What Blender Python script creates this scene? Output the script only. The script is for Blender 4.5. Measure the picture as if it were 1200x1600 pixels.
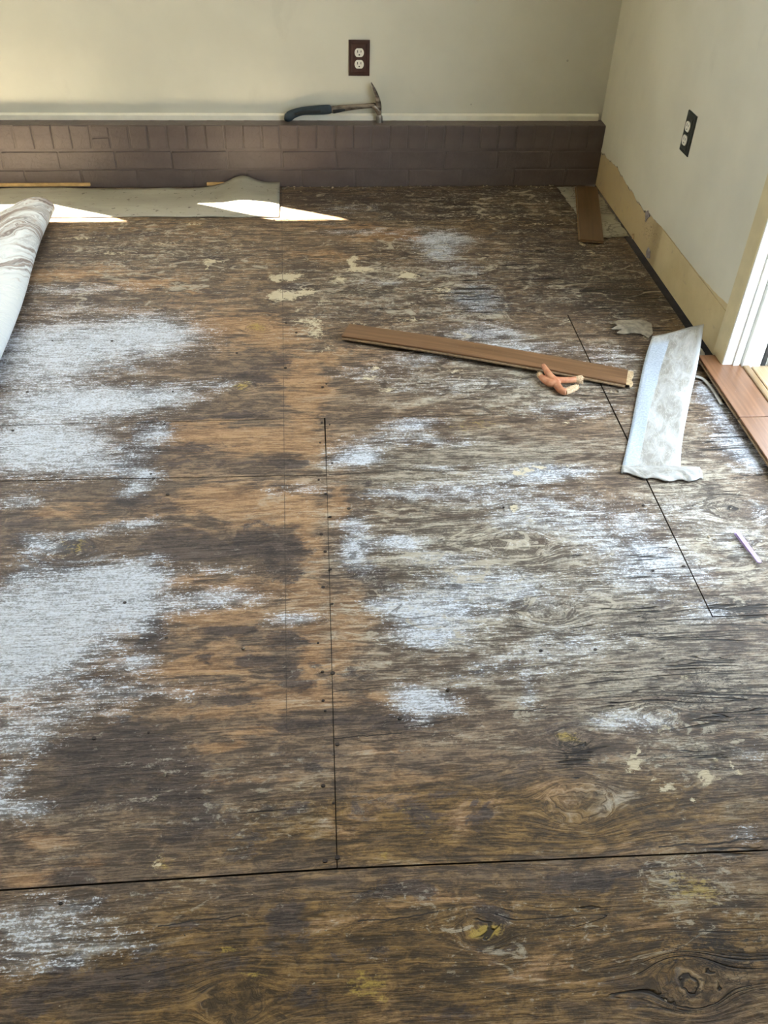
import bpy, bmesh, math, random
import numpy as np
from mathutils import Vector, Matrix

for o in list(bpy.data.objects):
    bpy.data.objects.remove(o, do_unlink=True)
scene = bpy.context.scene
COL = scene.collection
random.seed(7)

# ------------------------------------------------------------------ camera
F_PX = 1380.4
CR = Vector((0.99664382, -0.07794357, 0.0250179))
CU = Vector((0.03203475, 0.65260439, 0.75702133))
CF = Vector((0.07533173, 0.75367919, -0.65291103))
CAM_H = 1.30
cam_data = bpy.data.cameras.new('camera')
cam = bpy.data.objects.new('camera', cam_data)
COL.objects.link(cam)
cam.matrix_world = Matrix(((CR.x, CU.x, -CF.x, 0), (CR.y, CU.y, -CF.y, 0), (CR.z, CU.z, -CF.z, CAM_H), (0, 0, 0, 1)))
cam_data.sensor_fit = 'VERTICAL'
cam_data.sensor_height = 32.0
cam_data.lens = F_PX / 1600 * 32.0
cam_data.clip_start = 0.05
scene.camera = cam

# ------------------------------------------------------------------ sky, sun, exposure
world = bpy.data.worlds.new('sky')
scene.world = world
world.use_nodes = True
bg = world.node_tree.nodes['Background']
bg.inputs['Color'].default_value = (0.74, 0.87, 1.0, 1)
bg.inputs['Strength'].default_value = 4.6
sun_data = bpy.data.lights.new('sun', 'SUN')
sun_data.energy = 80.0
sun_data.color = (1.0, 0.87, 0.66)
sun_data.angle = math.radians(0.6)
sun = bpy.data.objects.new('sun', sun_data)
COL.objects.link(sun)
SUN_DIR = Vector((1.0, -0.5, -1.565)).normalized()
sun.rotation_euler = SUN_DIR.to_track_quat('-Z', 'Y').to_euler()
sun.location = (-3, 5, 6)
vs = scene.view_settings
vs.view_transform = 'Standard'
vs.look = 'None'
vs.gamma = 1.0
vs.use_curve_mapping = False
vs.exposure = 1.1

# ------------------------------------------------------------------ survey helpers: photo point -> point of the room
def ray(px, py):
    return CR * ((px - 600) / F_PX) - CU * ((py - 800) / F_PX) + CF
def at_z(px, py, z=0.0):
    d = ray(px, py); t = (z - CAM_H) / d.z
    return Vector((d.x * t, d.y * t, z))
def at_y(px, py, y):
    d = ray(px, py); t = y / d.y
    return Vector((d.x * t, y, CAM_H + d.z * t))
def at_x(px, py, x):
    d = ray(px, py); t = x / d.x
    return Vector((x, d.y * t, CAM_H + d.z * t))

# ------------------------------------------------------------------ object helpers
def link(name, me, mat=None, parent=None, loc=None):
    o = bpy.data.objects.new(name, me)
    COL.objects.link(o)
    if mat is not None and me is not None and not me.materials:
        me.materials.append(mat)
    if parent is not None:
        o.parent = parent
    if loc is not None:
        o.location = loc
    return o
def tag(o, label=None, cat=None, group=None, kind=None):
    if label: o['label'] = label
    if cat: o['category'] = cat
    if group: o['group'] = group
    if kind: o['kind'] = kind
    return o
def empty(name, loc=(0, 0, 0), rz=0.0):
    o = bpy.data.objects.new(name, None)
    COL.objects.link(o)
    o.location = loc
    o.rotation_euler = (0, 0, rz)
    o.empty_display_size = 0.05
    return o
def from_bm(bm, name, smooth=False):
    me = bpy.data.meshes.new(name)
    bmesh.ops.recalc_face_normals(bm, faces=bm.faces)
    bm.to_mesh(me); bm.free()
    if smooth:
        for p in me.polygons: p.use_smooth = True
    return me
def add_box(bm, x0, x1, y0, y1, z0, z1):
    vs_ = [bm.verts.new((x, y, z)) for z in (z0, z1) for y in (y0, y1) for x in (x0, x1)]
    for f in ((0, 2, 3, 1), (4, 5, 7, 6), (0, 1, 5, 4), (2, 6, 7, 3), (0, 4, 6, 2), (1, 3, 7, 5)):
        bm.faces.new([vs_[i] for i in f])
    return vs_
def box_mesh(name, x0, x1, y0, y1, z0, z1, bevel=0.0, seg=2):
    bm = bmesh.new()
    add_box(bm, x0, x1, y0, y1, z0, z1)
    if bevel:
        bmesh.ops.bevel(bm, geom=bm.edges[:], offset=bevel, segments=seg, affect='EDGES', profile=0.5)
    return from_bm(bm, name)
def sweep(bm, pts, ra, rb, side, n=14, cap=True):
    """elliptic tube: ra along `side`, rb along the direction normal to path and side"""
    side = Vector(side).normalized()
    rings = []
    for i, p in enumerate(pts):
        t = (pts[min(i + 1, len(pts) - 1)] - pts[max(i - 1, 0)]).normalized()
        s = (side - t * side.dot(t)).normalized()
        nrm = t.cross(s).normalized()
        rings.append([bm.verts.new(p + s * (math.cos(a) * ra[i]) + nrm * (math.sin(a) * rb[i]))
                      for a in [2 * math.pi * k / n for k in range(n)]])
    for a, b in zip(rings, rings[1:]):
        for k in range(n):
            bm.faces.new((a[k], a[(k + 1) % n], b[(k + 1) % n], b[k]))
    if cap:
        bm.faces.new(rings[0][::-1]); bm.faces.new(rings[-1])
    return rings
def smooth_path(pts, n=4):
    """Catmull-Rom through tuples"""
    out = []
    P = [pts[0]] + list(pts) + [pts[-1]]
    for i in range(1, len(P) - 2):
        for k in range(n):
            t = k / n
            out.append(tuple(0.5 * ((2 * b) + (-a + c) * t + (2 * a - 5 * b + 4 * c - d) * t * t + (-a + 3 * b - 3 * c + d) * t ** 3)
                             for a, b, c, d in zip(P[i - 1], P[i], P[i + 1], P[i + 2])))
    out.append(tuple(pts[-1]))
    return out
def sheet_patch(name, rows, thick):
    """a thin sheet from a grid of points rows[j][i]; closed underside and edges"""
    bm = bmesh.new()
    top = [[bm.verts.new(p) for p in r] for r in rows]
    bot = [[bm.verts.new((p[0], p[1], p[2] - thick)) for p in r] for r in rows]
    nj, ni = len(rows), len(rows[0])
    for j in range(nj - 1):
        for i in range(ni - 1):
            bm.faces.new((top[j][i], top[j][i + 1], top[j + 1][i + 1], top[j + 1][i]))
            bm.faces.new((bot[j][i], bot[j + 1][i], bot[j + 1][i + 1], bot[j][i + 1]))
    for i in range(ni - 1):
        bm.faces.new((top[0][i], bot[0][i], bot[0][i + 1], top[0][i + 1]))
        bm.faces.new((top[-1][i], top[-1][i + 1], bot[-1][i + 1], bot[-1][i]))
    for j in range(nj - 1):
        bm.faces.new((top[j][0], top[j + 1][0], bot[j + 1][0], bot[j][0]))
        bm.faces.new((top[j][-1], bot[j][-1], bot[j + 1][-1], top[j + 1][-1]))
    return from_bm(bm, name, smooth=True)

# ------------------------------------------------------------------ material helpers
class NT:
    def __init__(self, name):
        self.m = bpy.data.materials.new(name)
        self.m.use_nodes = True
        self.t = self.m.node_tree
        self.b = self.t.nodes['Principled BSDF']
        self.N = self.t.nodes
        self.dim = '3D'
    def set(self, sock, v):
        if hasattr(v, 'links') or hasattr(v, 'is_output'):
            self.t.links.new(v, sock)
        elif isinstance(v, tuple) and len(v) == 3 and sock.type == 'RGBA':
            sock.default_value = (*v, 1)
        else:
            sock.default_value = v
    def coord(self):
        return self.N.new('ShaderNodeTexCoord').outputs['Object']
    def attr(self, name, out='Vector'):
        n = self.N.new('ShaderNodeAttribute'); n.attribute_name = name
        return n.outputs[out]
    def sep(self, v):
        n = self.N.new('ShaderNodeSeparateXYZ'); self.set(n.inputs[0], v)
        return n.outputs[0], n.outputs[1], n.outputs[2]
    def mapping(self, v, scale=(1, 1, 1), loc=(0, 0, 0), rot=(0, 0, 0)):
        n = self.N.new('ShaderNodeMapping'); self.set(n.inputs['Vector'], v)
        n.inputs['Scale'].default_value = scale; n.inputs['Location'].default_value = loc
        n.inputs['Rotation'].default_value = rot
        return n.outputs[0]
    def noise(self, v, scale=5, detail=4, rough=0.55, dist=0.0, out='Fac'):
        n = self.N.new('ShaderNodeTexNoise'); n.noise_dimensions = self.dim; self.set(n.inputs['Vector'], v)
        n.inputs['Scale'].default_value = scale; n.inputs['Detail'].default_value = detail
        n.inputs['Roughness'].default_value = rough; n.inputs['Distortion'].default_value = dist
        return n.outputs[out]
    def voronoi(self, v, scale=5, feature='DISTANCE_TO_EDGE', rnd=1.0):
        n = self.N.new('ShaderNodeTexVoronoi'); n.voronoi_dimensions = self.dim; n.feature = feature
        self.set(n.inputs['Vector'], v); n.inputs['Scale'].default_value = scale
        n.inputs['Randomness'].default_value = rnd
        return n.outputs['Distance']
    def math(self, op, a, b=0.0, c=0.0, clamp=False):
        n = self.N.new('ShaderNodeMath'); n.operation = op; n.use_clamp = clamp
        self.set(n.inputs[0], a); self.set(n.inputs[1], b); self.set(n.inputs[2], c)
        return n.outputs[0]
    def vmath(self, op, a, b):
        n = self.N.new('ShaderNodeVectorMath'); n.operation = op
        self.set(n.inputs[0], a); self.set(n.inputs[1], b)
        return n.outputs[0]
    def step(self, v, lo, hi, tlo=0.0, thi=1.0):
        n = self.N.new('ShaderNodeMapRange'); n.interpolation_type = 'SMOOTHSTEP'
        self.set(n.inputs['Value'], v)
        self.set(n.inputs['From Min'], lo); self.set(n.inputs['From Max'], hi)
        n.inputs['To Min'].default_value = tlo; n.inputs['To Max'].default_value = thi
        return n.outputs['Result']
    def mix(self, fac, a, b, blend='MIX'):
        n = self.N.new('ShaderNodeMix'); n.data_type = 'RGBA'; n.blend_type = blend
        self.set(n.inputs['Factor'], fac); self.set(n.inputs['A'], a) if False else None
        self.set(n.inputs[6], a); self.set(n.inputs[7], b)
        return n.outputs[2]
    def bump(self, h, strength=0.3, dist=0.002, normal=None):
        n = self.N.new('ShaderNodeBump'); self.set(n.inputs['Height'], h)
        n.inputs['Strength'].default_value = strength; n.inputs['Distance'].default_value = dist
        if normal is not None: self.set(n.inputs['Normal'], normal)
        return n.outputs[0]
    def out(self, color=None, rough=None, normal=None, spec=None, metal=None):
        if color is not None: self.set(self.b.inputs['Base Color'], color)
        if rough is not None: self.set(self.b.inputs['Roughness'], rough)
        if normal is not None: self.set(self.b.inputs['Normal'], normal)
        if spec is not None: self.set(self.b.inputs['Specular IOR Level'], spec)
        if metal is not None: self.set(self.b.inputs['Metallic'], metal)
        return self.m

def mat_plain(name, col, rough=0.6, var=0.15, scale=20, bump=0.0, bscale=80, spec=0.4, metal=0.0):
    n = NT(name); c = n.coord()
    f = n.noise(c, scale, 5)
    dark = tuple(x * (1 - var) for x in col); lite = tuple(min(1, x * (1 + var)) for x in col)
    nrm = n.bump(n.noise(c, bscale, 4), bump, 0.001) if bump else None
    return n.out(n.mix(n.step(f, 0.3, 0.7), dark, lite), rough, nrm, spec, metal)

def mat_wall(name, col):
    n = NT(name); c = n.coord()
    blot = n.noise(c, 3.5, 4)
    fine = n.noise(c, 90, 3)
    scuff = n.step(n.noise(n.mapping(c, (7, 7, 4)), 1.0, 5, 0.6), 0.62, 0.72)
    spot = n.step(n.voronoi(c, 3.1, 'F1'), 0.017, 0.011)
    base = n.mix(n.step(blot, 0.3, 0.7), tuple(x * 0.95 for x in col), tuple(x * 1.04 for x in col))
    base = n.mix(n.math('MULTIPLY', scuff, 0.16), base, tuple(x * 0.68 for x in col))
    base = n.mix(n.math('MULTIPLY', spot, 0.6), base, tuple(x * 0.45 for x in col))
    return n.out(base, 0.62, n.bump(fine, 0.08, 0.001), 0.35)

M = {}
M['wall_paint'] = mat_wall('wall_paint', (0.63, 0.613, 0.52))
M['drywall_cream'] = None
def mat_cream():
    n = NT('bare_cream_wall'); c = n.coord()
    x, y, z = n.sep(c)
    b = n.noise(c, 6, 5, 0.6)
    col = n.mix(n.step(b, 0.3, 0.75), (0.50, 0.40, 0.22), (0.60, 0.50, 0.30))
    # grubby older stretch beyond the joint, and its mould specks
    old = n.step(y, 2.69, 2.72)
    col = n.mix(n.math('MULTIPLY', old, n.step(b, 0.25, 0.7)), col, (0.45, 0.345, 0.20))
    near = n.math('MULTIPLY', n.step(n.math('ABSOLUTE', n.math('SUBTRACT', y, 2.80)), 0.13, 0.03), n.step(n.math('ABSOLUTE', n.math('SUBTRACT', z, 0.085)), 0.045, 0.015))
    sp = n.step(n.noise(n.mapping(c, (1, 1, 1.4)), 150, 2), 0.60, 0.66)
    col = n.mix(n.math('MULTIPLY', near, sp), col, (0.06, 0.045, 0.02))
    dirt = n.math('MULTIPLY', n.step(n.math('ABSOLUTE', n.math('SUBTRACT', y, 2.75)), 0.08, 0.0), n.step(b, 0.2, 0.7))
    col = n.mix(n.math('MULTIPLY', dirt, 0.6), col, (0.26, 0.19, 0.09))
    sm = n.step(n.noise(n.mapping(c, (4, 9, 14)), 2.2, 4), 0.60, 0.72)
    col = n.mix(n.math('MULTIPLY', sm, 0.45), col, (0.34, 0.27, 0.20))
    return n.out(col, 0.6, n.bump(n.noise(c, 60, 4), 0.15, 0.001), 0.35)
M['drywall_cream'] = mat_cream()
M['trim_white'] = mat_plain('trim_white', (0.80, 0.77, 0.66), 0.5, 0.06, 14, 0.1)
M['jamb_white'] = mat_plain('jamb_white_paint', (0.82, 0.84, 0.82), 0.4, 0.05, 9)
M['casing_cream'] = mat_plain('casing_cream_paint', (0.58, 0.50, 0.31), 0.5, 0.08, 12)
M['ceiling_white'] = mat_plain('ceiling_white', (0.62, 0.60, 0.55), 0.8, 0.03, 5)
M['torn_paper'] = mat_plain('torn_paper_edge', (0.30, 0.26, 0.20), 0.8, 0.7, 40)
M['gray_chip'] = mat_plain('gray_plaster_chip', (0.25, 0.23, 0.25), 0.8, 0.3, 60)
M['dark_void'] = mat_plain('dark_subfloor', (0.018, 0.014, 0.011), 0.9, 0.4, 30)

def mat_brick():
    n = NT('brown_painted_brick'); c = n.coord()
    b = n.noise(c, 9, 4)
    tex = n.noise(n.mapping(c, (1, 1, 1.2)), 62, 5, 0.65, 0.8)
    big = n.noise(c, 24, 3)
    col = n.mix(n.step(b, 0.3, 0.7), (0.096, 0.072, 0.066), (0.134, 0.103, 0.094))
    fl = n.step(n.voronoi(c, 15, 'F1'), 0.05, 0.03)
    col = n.mix(n.math('MULTIPLY', fl, n.step(n.noise(c, 5, 2), 0.60, 0.66)), col, (0.5, 0.44, 0.36))
    h = n.math('ADD', n.math('MULTIPLY', tex, 0.7), n.math('MULTIPLY', big, 0.8))
    return n.out(col, n.step(b, 0.2, 0.8, 0.38, 0.52), n.bump(h, 0.8, 0.0035), 0.5)
M['brick'] = mat_brick()

# ---------------- the weathered plywood: colour comes from stains, shade and sheen carried by the sheets
def mat_plywood():
    n = NT('weathered_plywood'); n.dim = '2D'; c = n.coord()
    g = n.attr('grain')
    s1 = n.attr('stain_shade_a', 'Color'); s2 = n.attr('stain_b', 'Color'); s3 = n.attr('stain_shade_c', 'Color')
    W, D, O = n.sep(s1)
    G, C, K = n.sep(s2)
    Y, B, S = n.sep(s3)
    fine = n.noise(n.mapping(g, (22, 240, 1)), 1.0, 5, 0.65, 0.4)
    fine2 = n.noise(n.mapping(g, (8, 85, 1), (4, 2, 1)), 1.0, 6, 0.66, 0.8)
    mid = n.noise(n.mapping(g, (5.5, 27, 1), (1.3, 7, 0)), 1.0, 6, 0.68, 0.8)
    blot = n.noise(n.mapping(c, (11, 17, 1)), 1.0, 6, 0.66, 0.5)
    blotf = n.noise(n.mapping(c, (60, 95, 1)), 1.0, 6, 0.68, 0.4)
    speck = n.noise(n.mapping(c, (170, 290, 1)), 1.0, 4, 0.75)
    def z(v, k): return n.math('MULTIPLY', n.math('SUBTRACT', v, 0.5), k)
    def addm(*a):
        r = a[0]
        for b in a[1:]: r = n.math('ADD', r, b)
        return r
    mott = n.noise(n.mapping(c, (26, 58, 1), (9, 3, 0)), 1.0, 5, 0.72, 0.9)
    grain = addm(0.46, z(fine, 2.0), z(fine2, 1.9), z(mid, 0.8), z(speck, 1.0), z(mott, 1.1))
    # plain old ply
    tone = n.step(addm(0.5, z(mid, 2.0), z(blot, 2.4), z(mott, 1.6)), 0.15, 0.85)
    colA = n.mix(n.step(grain, 0.0, 1.0), (0.060, 0.042, 0.030), (0.190, 0.135, 0.092))
    colA2 = n.mix(n.step(grain, 0.0, 1.0), (0.105, 0.070, 0.044), (0.300, 0.205, 0.128))
    col = n.mix(tone, colA, colA2)
    # brown/olive ply tone, with shade along the right wall painted in
    fB = n.step(addm(B, z(mid, 1.0), z(blot, 0.9)), 0.15, 0.85)
    colB = n.mix(n.step(grain, 0.0, 1.0), (0.040, 0.024, 0.008), (0.165, 0.098, 0.034))
    colB2 = n.mix(n.step(grain, 0.0, 1.0), (0.080, 0.046, 0.014), (0.275, 0.165, 0.056))
    col = n.mix(fB, col, n.mix(tone, colB, colB2))
    # fresh orange face veneer
    fO = n.step(addm(O, z(mid, 1.7), z(blot, 1.6), z(fine2, 0.8)), 0.18, 0.88)
    colO = n.mix(n.step(grain, 0.0, 1.0), (0.215, 0.118, 0.056), (0.46, 0.285, 0.150))
    col = n.mix(n.math('MULTIPLY', n.math('MULTIPLY', fO, n.step(O, 0.02, 0.12)), 0.92), col, colO)
    # silvery weathered veneer
    fG = n.step(addm(G, z(mid, 1.5), z(blot, 1.5), z(fine, 0.8)), 0.15, 0.90)
    colG = n.mix(n.step(grain, 0.08, 0.92), (0.090, 0.074, 0.056), (0.420, 0.375, 0.300))
    col = n.mix(n.math('MULTIPLY', fG, 0.86), col, colG)
    # dark mauve-brown stains; shade by the right wall is painted in too
    fD = n.step(addm(D, z(mid, 2.2), z(blot, 2.9), z(blotf, 0.8), z(fine, 0.8)), 0.26, 0.82)
    colD = n.mix(n.step(grain, 0.0, 1.0), (0.028, 0.020, 0.018), (0.092, 0.068, 0.058))
    col = n.mix(n.math('MULTIPLY', n.math('MULTIPLY', fD, n.step(D, 0.02, 0.12)), 0.92), col, colD)
    # chalky white adhesive residue: speckled, with bluish sky sheen painted into its colour
    wsum = addm(W, z(mid, 1.0), z(blot, 0.9), z(fine2, 0.7))
    wg = n.step(W, 0.03, 0.15)
    fWs = n.step(wsum, 0.10, 1.05)                                      # soft haze
    fWp = n.step(addm(wsum, z(speck, 2.6), z(fine, 2.2), z(blotf, 1.4), z(mott, 1.0)), 0.45, 0.95)  # specks
    fW = n.math('MULTIPLY', wg, n.math('MAXIMUM', n.math('MULTIPLY', fWs, 0.55), n.math('MULTIPLY', fWp, 0.86)))
    col = n.mix(fW, col, n.mix(n.step(addm(0.5, z(speck, 2.2), z(fine, 1.6), z(blotf, 1.2)), 0.15, 0.85), (0.43, 0.47, 0.53), (0.71, 0.77, 0.87)))
    # chalk flecks rubbed into the grain
    fS = n.math('MULTIPLY', n.step(addm(S, z(speck, 1.0), z(blotf, 2.2), z(mid, 1.6), z(fine2, 0.8)), 0.45, 0.95), 0.62)
    fS = n.math('MULTIPLY', fS, n.step(S, 0.02, 0.15))
    col = n.mix(fS, col, (0.50, 0.465, 0.385))
    fS2 = n.math('MULTIPLY', n.step(addm(S, z(n.noise(n.mapping(c, (30, 52, 1), (5, 5, 0)), 1.0, 5, 0.7, 0.8), 2.6), z(fine, 0.9)), 0.74, 1.05), n.step(S, 0.1, 0.3))
    col = n.mix(n.math('MULTIPLY', fS2, 0.85), col, (0.54, 0.50, 0.40))
    # flaking face veneer: sharp-edged pale scabs and dark hollows
    pe = n.noise(n.mapping(c, (9, 19, 1), (7, 1, 0)), 1.0, 7, 0.68, 1.3)
    pe2 = n.noise(n.mapping(c, (8, 20, 1), (1, 8, 0)), 1.0, 7, 0.68, 1.1)
    fP = n.math('MULTIPLY', n.math('MULTIPLY', n.step(addm(S, z(pe, 4.0), z(fine, 0.8)), 0.72, 0.95), n.step(S, 0.05, 0.3)), 0.75)
    col = n.mix(fP, col, n.mix(mott, (0.34, 0.29, 0.215), (0.56, 0.51, 0.41)))
    fQ = n.math('MULTIPLY', n.math('MULTIPLY', n.step(addm(S, z(pe2, 4.0), z(fine, 0.8)), 0.68, 0.95), n.step(S, 0.05, 0.3)), 0.70)
    col = n.mix(fQ, col, (0.040, 0.029, 0.021))
    # yellow tinted glue
    fY = n.math('MULTIPLY', n.step(addm(Y, z(blotf, 1.8), z(fine, 1.2), z(speck, 0.8)), 0.40, 0.95), 0.75)
    col = n.mix(n.math('MULTIPLY', fY, n.step(Y, 0.05, 0.2)), col, (0.42, 0.30, 0.060))
    # cream glue blobs
    fC = n.math('MULTIPLY', n.step(addm(C, z(blotf, 1.9), z(blot, 0.8), z(speck, 0.7)), 0.40, 0.64), n.step(C, 0.05, 0.18))
    col = n.mix(n.math('MULTIPLY', fC, 0.92), col, n.mix(blotf, (0.50, 0.43, 0.29), (0.68, 0.60, 0.43)))
    # checks and cracks along the grain, blocky where rotten
    cn = n.noise(n.mapping(g, (2.2, 40, 1), (3, 1, 2)), 1.0, 2, 0.5, 0.7)
    cw = n.math('MULTIPLY', K, 0.040)
    line = n.step(n.math('ABSOLUTE', n.math('SUBTRACT', cn, 0.5)), cw, n.math('MULTIPLY', cw, 0.35))
    gate = n.step(addm(K, z(n.noise(n.mapping(c, (6, 22, 1)), 1.0, 4), 2.0)), 0.26, 0.50)
    line = n.math('MULTIPLY', n.math('MULTIPLY', line, gate), n.step(K, 0.08, 0.2))
    cn2 = n.noise(n.mapping(g, (3.2, 54, 1), (8, 5, 2)), 1.0, 1.5, 0.5, 0.5)
    line2 = n.math('MULTIPLY', n.step(n.math('ABSOLUTE', n.math('SUBTRACT', cn2, 0.52)), n.math('MULTIPLY', K, 0.030), n.math('MULTIPLY', K, 0.010)), n.step(addm(K, z(blot, 2.0)), 0.40, 0.85))
    vc = n.vmath('ADD', n.mapping(c, (11, 54, 1)), n.vmath('MULTIPLY', n.noise(n.mapping(c, (30, 60, 1)), 1.0, 4, out='Color'), (1.4, 1.4, 0)))
    ve = n.voronoi(vc, 1.0)
    blocks = n.math('MULTIPLY', n.step(ve, n.math('MULTIPLY', K, 0.085), n.math('MULTIPLY', K, 0.02)), n.step(addm(K, z(n.noise(c, 13, 5), 2.6)), 0.74, 1.06))
    vc2 = n.vmath('ADD', n.mapping(c, (10, 24, 1), (2, 2, 0)), n.vmath('MULTIPLY', n.noise(n.mapping(c, (22, 44, 1)), 1.0, 5, 0.65, out='Color'), (2.2, 2.2, 0)))
    blocks2 = n.math('MULTIPLY', n.step(n.voronoi(vc2, 1.0), n.math('MULTIPLY', K, 0.075), n.math('MULTIPLY', K, 0.015)), n.step(addm(K, z(n.noise(n.mapping(c, (9, 16, 1), (4, 4, 0)), 1.0, 5), 3.0)), 0.55, 0.85))
    blocks = n.math('MAXIMUM', blocks, blocks2)
    rot = n.math('MULTIPLY', n.step(addm(K, z(blotf, 2.6), z(fine2, 1.4)), 1.02, 1.25), 0.9)
    cr = n.math('MAXIMUM', n.math('MAXIMUM', line, n.math('MULTIPLY', line2, 0.85)), n.math('MAXIMUM', n.math('MULTIPLY', blocks, 0.85), rot))
    # named splits in the face veneer, and the knife-scored line down the room
    X_, Y_, Z_ = n.sep(c)
    wob = z(n.noise(n.mapping(c, (14, 3, 1)), 1.0, 5, 0.6), 0.016)
    def split(xa, ya, xb, yb, wd):
        sl = (yb - ya) / (xb - xa)
        yy = n.math('SUBTRACT', n.math('ADD', Y_, wob), n.math('MULTIPLY_ADD', X_, sl, ya - sl * xa))
        inx = n.math('MULTIPLY', n.math('GREATER_THAN', X_, xa), n.math('LESS_THAN', X_, xb))
        return n.math('MULTIPLY', n.step(n.math('ABSOLUTE', yy), wd, wd * 0.3), inx)
    for sp in ((0.03, 1.640, 0.21, 1.650, 0.0022), (0.19, 1.655, 0.30, 1.644, 0.0020), (0.30, 1.642, 0.40, 1.640, 0.0018),
               (0.016, 0.905, 0.135, 0.908, 0.0018), (0.14, 0.920, 0.235, 0.934, 0.0014), (0.33, 0.945, 0.40, 0.945, 0.0020), (0.016, 1.005, 0.13, 1.012, 0.0014),
               (0.52, 0.672, 0.80, 0.678, 0.0022), (0.03, 1.872, 0.75, 1.868, 0.0014), (-0.25, 0.600, -0.13, 0.606, 0.0016), (0.04, 0.585, 0.16, 0.594, 0.0018)):
        cr = n.math('MAXIMUM', cr, split(*sp))
    sc = n.math('ABSOLUTE', n.math('SUBTRACT', X_, n.math('MULTIPLY_ADD', Y_, -0.0128, -0.0534)))
    score = n.math('MULTIPLY', n.math('MULTIPLY', n.step(sc, 0.0016, 0.0005), n.step(mid, 0.30, 0.55)), n.math('MULTIPLY', n.math('GREATER_THAN', Y_, 0.93), 0.6))
    col = n.mix(score, col, (0.035, 0.025, 0.02))
    col = n.mix(n.math('MULTIPLY', cr, 0.94), col, (0.013, 0.009, 0.006))
    h = addm(z(fine, 0.9), z(fine2, 0.9), n.math('MULTIPLY', line, -2.2))
    rough = n.mix(fW, (0.58, 0.58, 0.58), (0.42, 0.42, 0.42))
    return n.out(col, rough, n.bump(h, 0.9, 0.0018), 0.32)
M['plywood'] = mat_plywood()
M['ply_edge'] = mat_plain('plywood_edge', (0.05, 0.035, 0.022), 0.85, 0.5, 70)

def mat_laminate(name, lo, hi, sx=1.0):
    n = NT(name); c = n.coord()
    f = n.noise(n.mapping(c, (3.5 * sx, 75, 75)), 1.0, 6, 0.62, 0.35)
    f2 = n.noise(n.mapping(c, (1.8, 14, 14)), 1.0, 3)
    k = n.math('ADD', n.math('MULTIPLY', f, 0.75), n.math('MULTIPLY', f2, 0.25))
    dust = n.step(n.noise(c, 160, 3, 0.7), 0.66, 0.74)
    col = n.mix(n.step(k, 0.32, 0.68), lo, hi)
    col = n.mix(n.math('MULTIPLY', dust, 0.25), col, (0.5, 0.42, 0.34))
    return n.out(col, 0.36, n.bump(f, 0.12, 0.0006), 0.45)
M['laminate'] = mat_laminate('brown_laminate', (0.125, 0.064, 0.030), (0.225, 0.122, 0.061))
M['laminate_corner'] = mat_laminate('olive_brown_laminate', (0.100, 0.058, 0.028), (0.145, 0.085, 0.043))
M['laminate_red'] = mat_laminate('reddish_brown_laminate', (0.150, 0.070, 0.034), (0.245, 0.120, 0.062))
M['fibre_core'] = mat_plain('fibreboard_core', (0.20, 0.13, 0.07), 0.8, 0.25, 120)
M['pale_core'] = mat_plain('pale_torn_core', (0.44, 0.32, 0.18), 0.85, 0.25, 150, 0.4, 200)
M['pale_wood'] = mat_plain('pale_raw_wood', (0.62, 0.40, 0.17), 0.7, 0.15, 40, 0.1)
M['sill_wood'] = mat_laminate('oiled_sill_wood', (0.20, 0.125, 0.060), (0.33, 0.215, 0.105), 1.0)
M['threshold_wood'] = mat_laminate('weathered_threshold_wood', (0.36, 0.26, 0.15), (0.58, 0.44, 0.28), 1.0)
M['deck_wood'] = mat_laminate('pale_deck_wood', (0.44, 0.33, 0.19), (0.62, 0.48, 0.30))
M['black_rubber'] = mat_plain('black_weatherstrip', (0.02, 0.022, 0.024), 0.6, 0.3, 90)

def mat_strip_vinyl():
    n = NT('gray_vinyl_backing'); c = n.coord()
    b = n.noise(n.mapping(c, (2.2, 7, 7)), 1.0, 5, 0.6)
    col = n.mix(n.step(b, 0.3, 0.75), (0.27, 0.26, 0.22), (0.40, 0.385, 0.335))
    d = n.step(n.noise(n.mapping(c, (1, 1.5, 1)), 34, 4, 0.7), 0.61, 0.67)
    col = n.mix(n.math('MULTIPLY', d, 0.8), col, (0.07, 0.06, 0.05))
    sm = n.step(n.noise(n.mapping(c, (9, 5, 5)), 1.0, 5), 0.60, 0.72)
    col = n.mix(n.math('MULTIPLY', sm, 0.5), col, (0.20, 0.18, 0.15))
    return n.out(col, 0.55, n.bump(n.noise(c, 45, 4), 0.25, 0.002), 0.35)
M['strip_vinyl'] = mat_strip_vinyl()

def mat_marble_vinyl():
    # corner remnant: pale vinyl with dark veins
    n = NT('veined_pale_vinyl'); c = n.coord()
    v = n.noise(n.mapping(c, (7, 13, 1)), 1.0, 5, 0.6, 1.2)
    vein = n.step(n.math('ABSOLUTE', n.math('SUBTRACT', v, 0.5)), 0.03, 0.004)
    col = n.mix(n.step(n.noise(c, 9, 4), 0.3, 0.7), (0.27, 0.26, 0.215), (0.40, 0.385, 0.32))
    col = n.mix(n.math('MULTIPLY', vein, 0.75), col, (0.07, 0.062, 0.05))
    return n.out(col, 0.5, None, 0.4)
M['veined_vinyl'] = mat_marble_vinyl()

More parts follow.
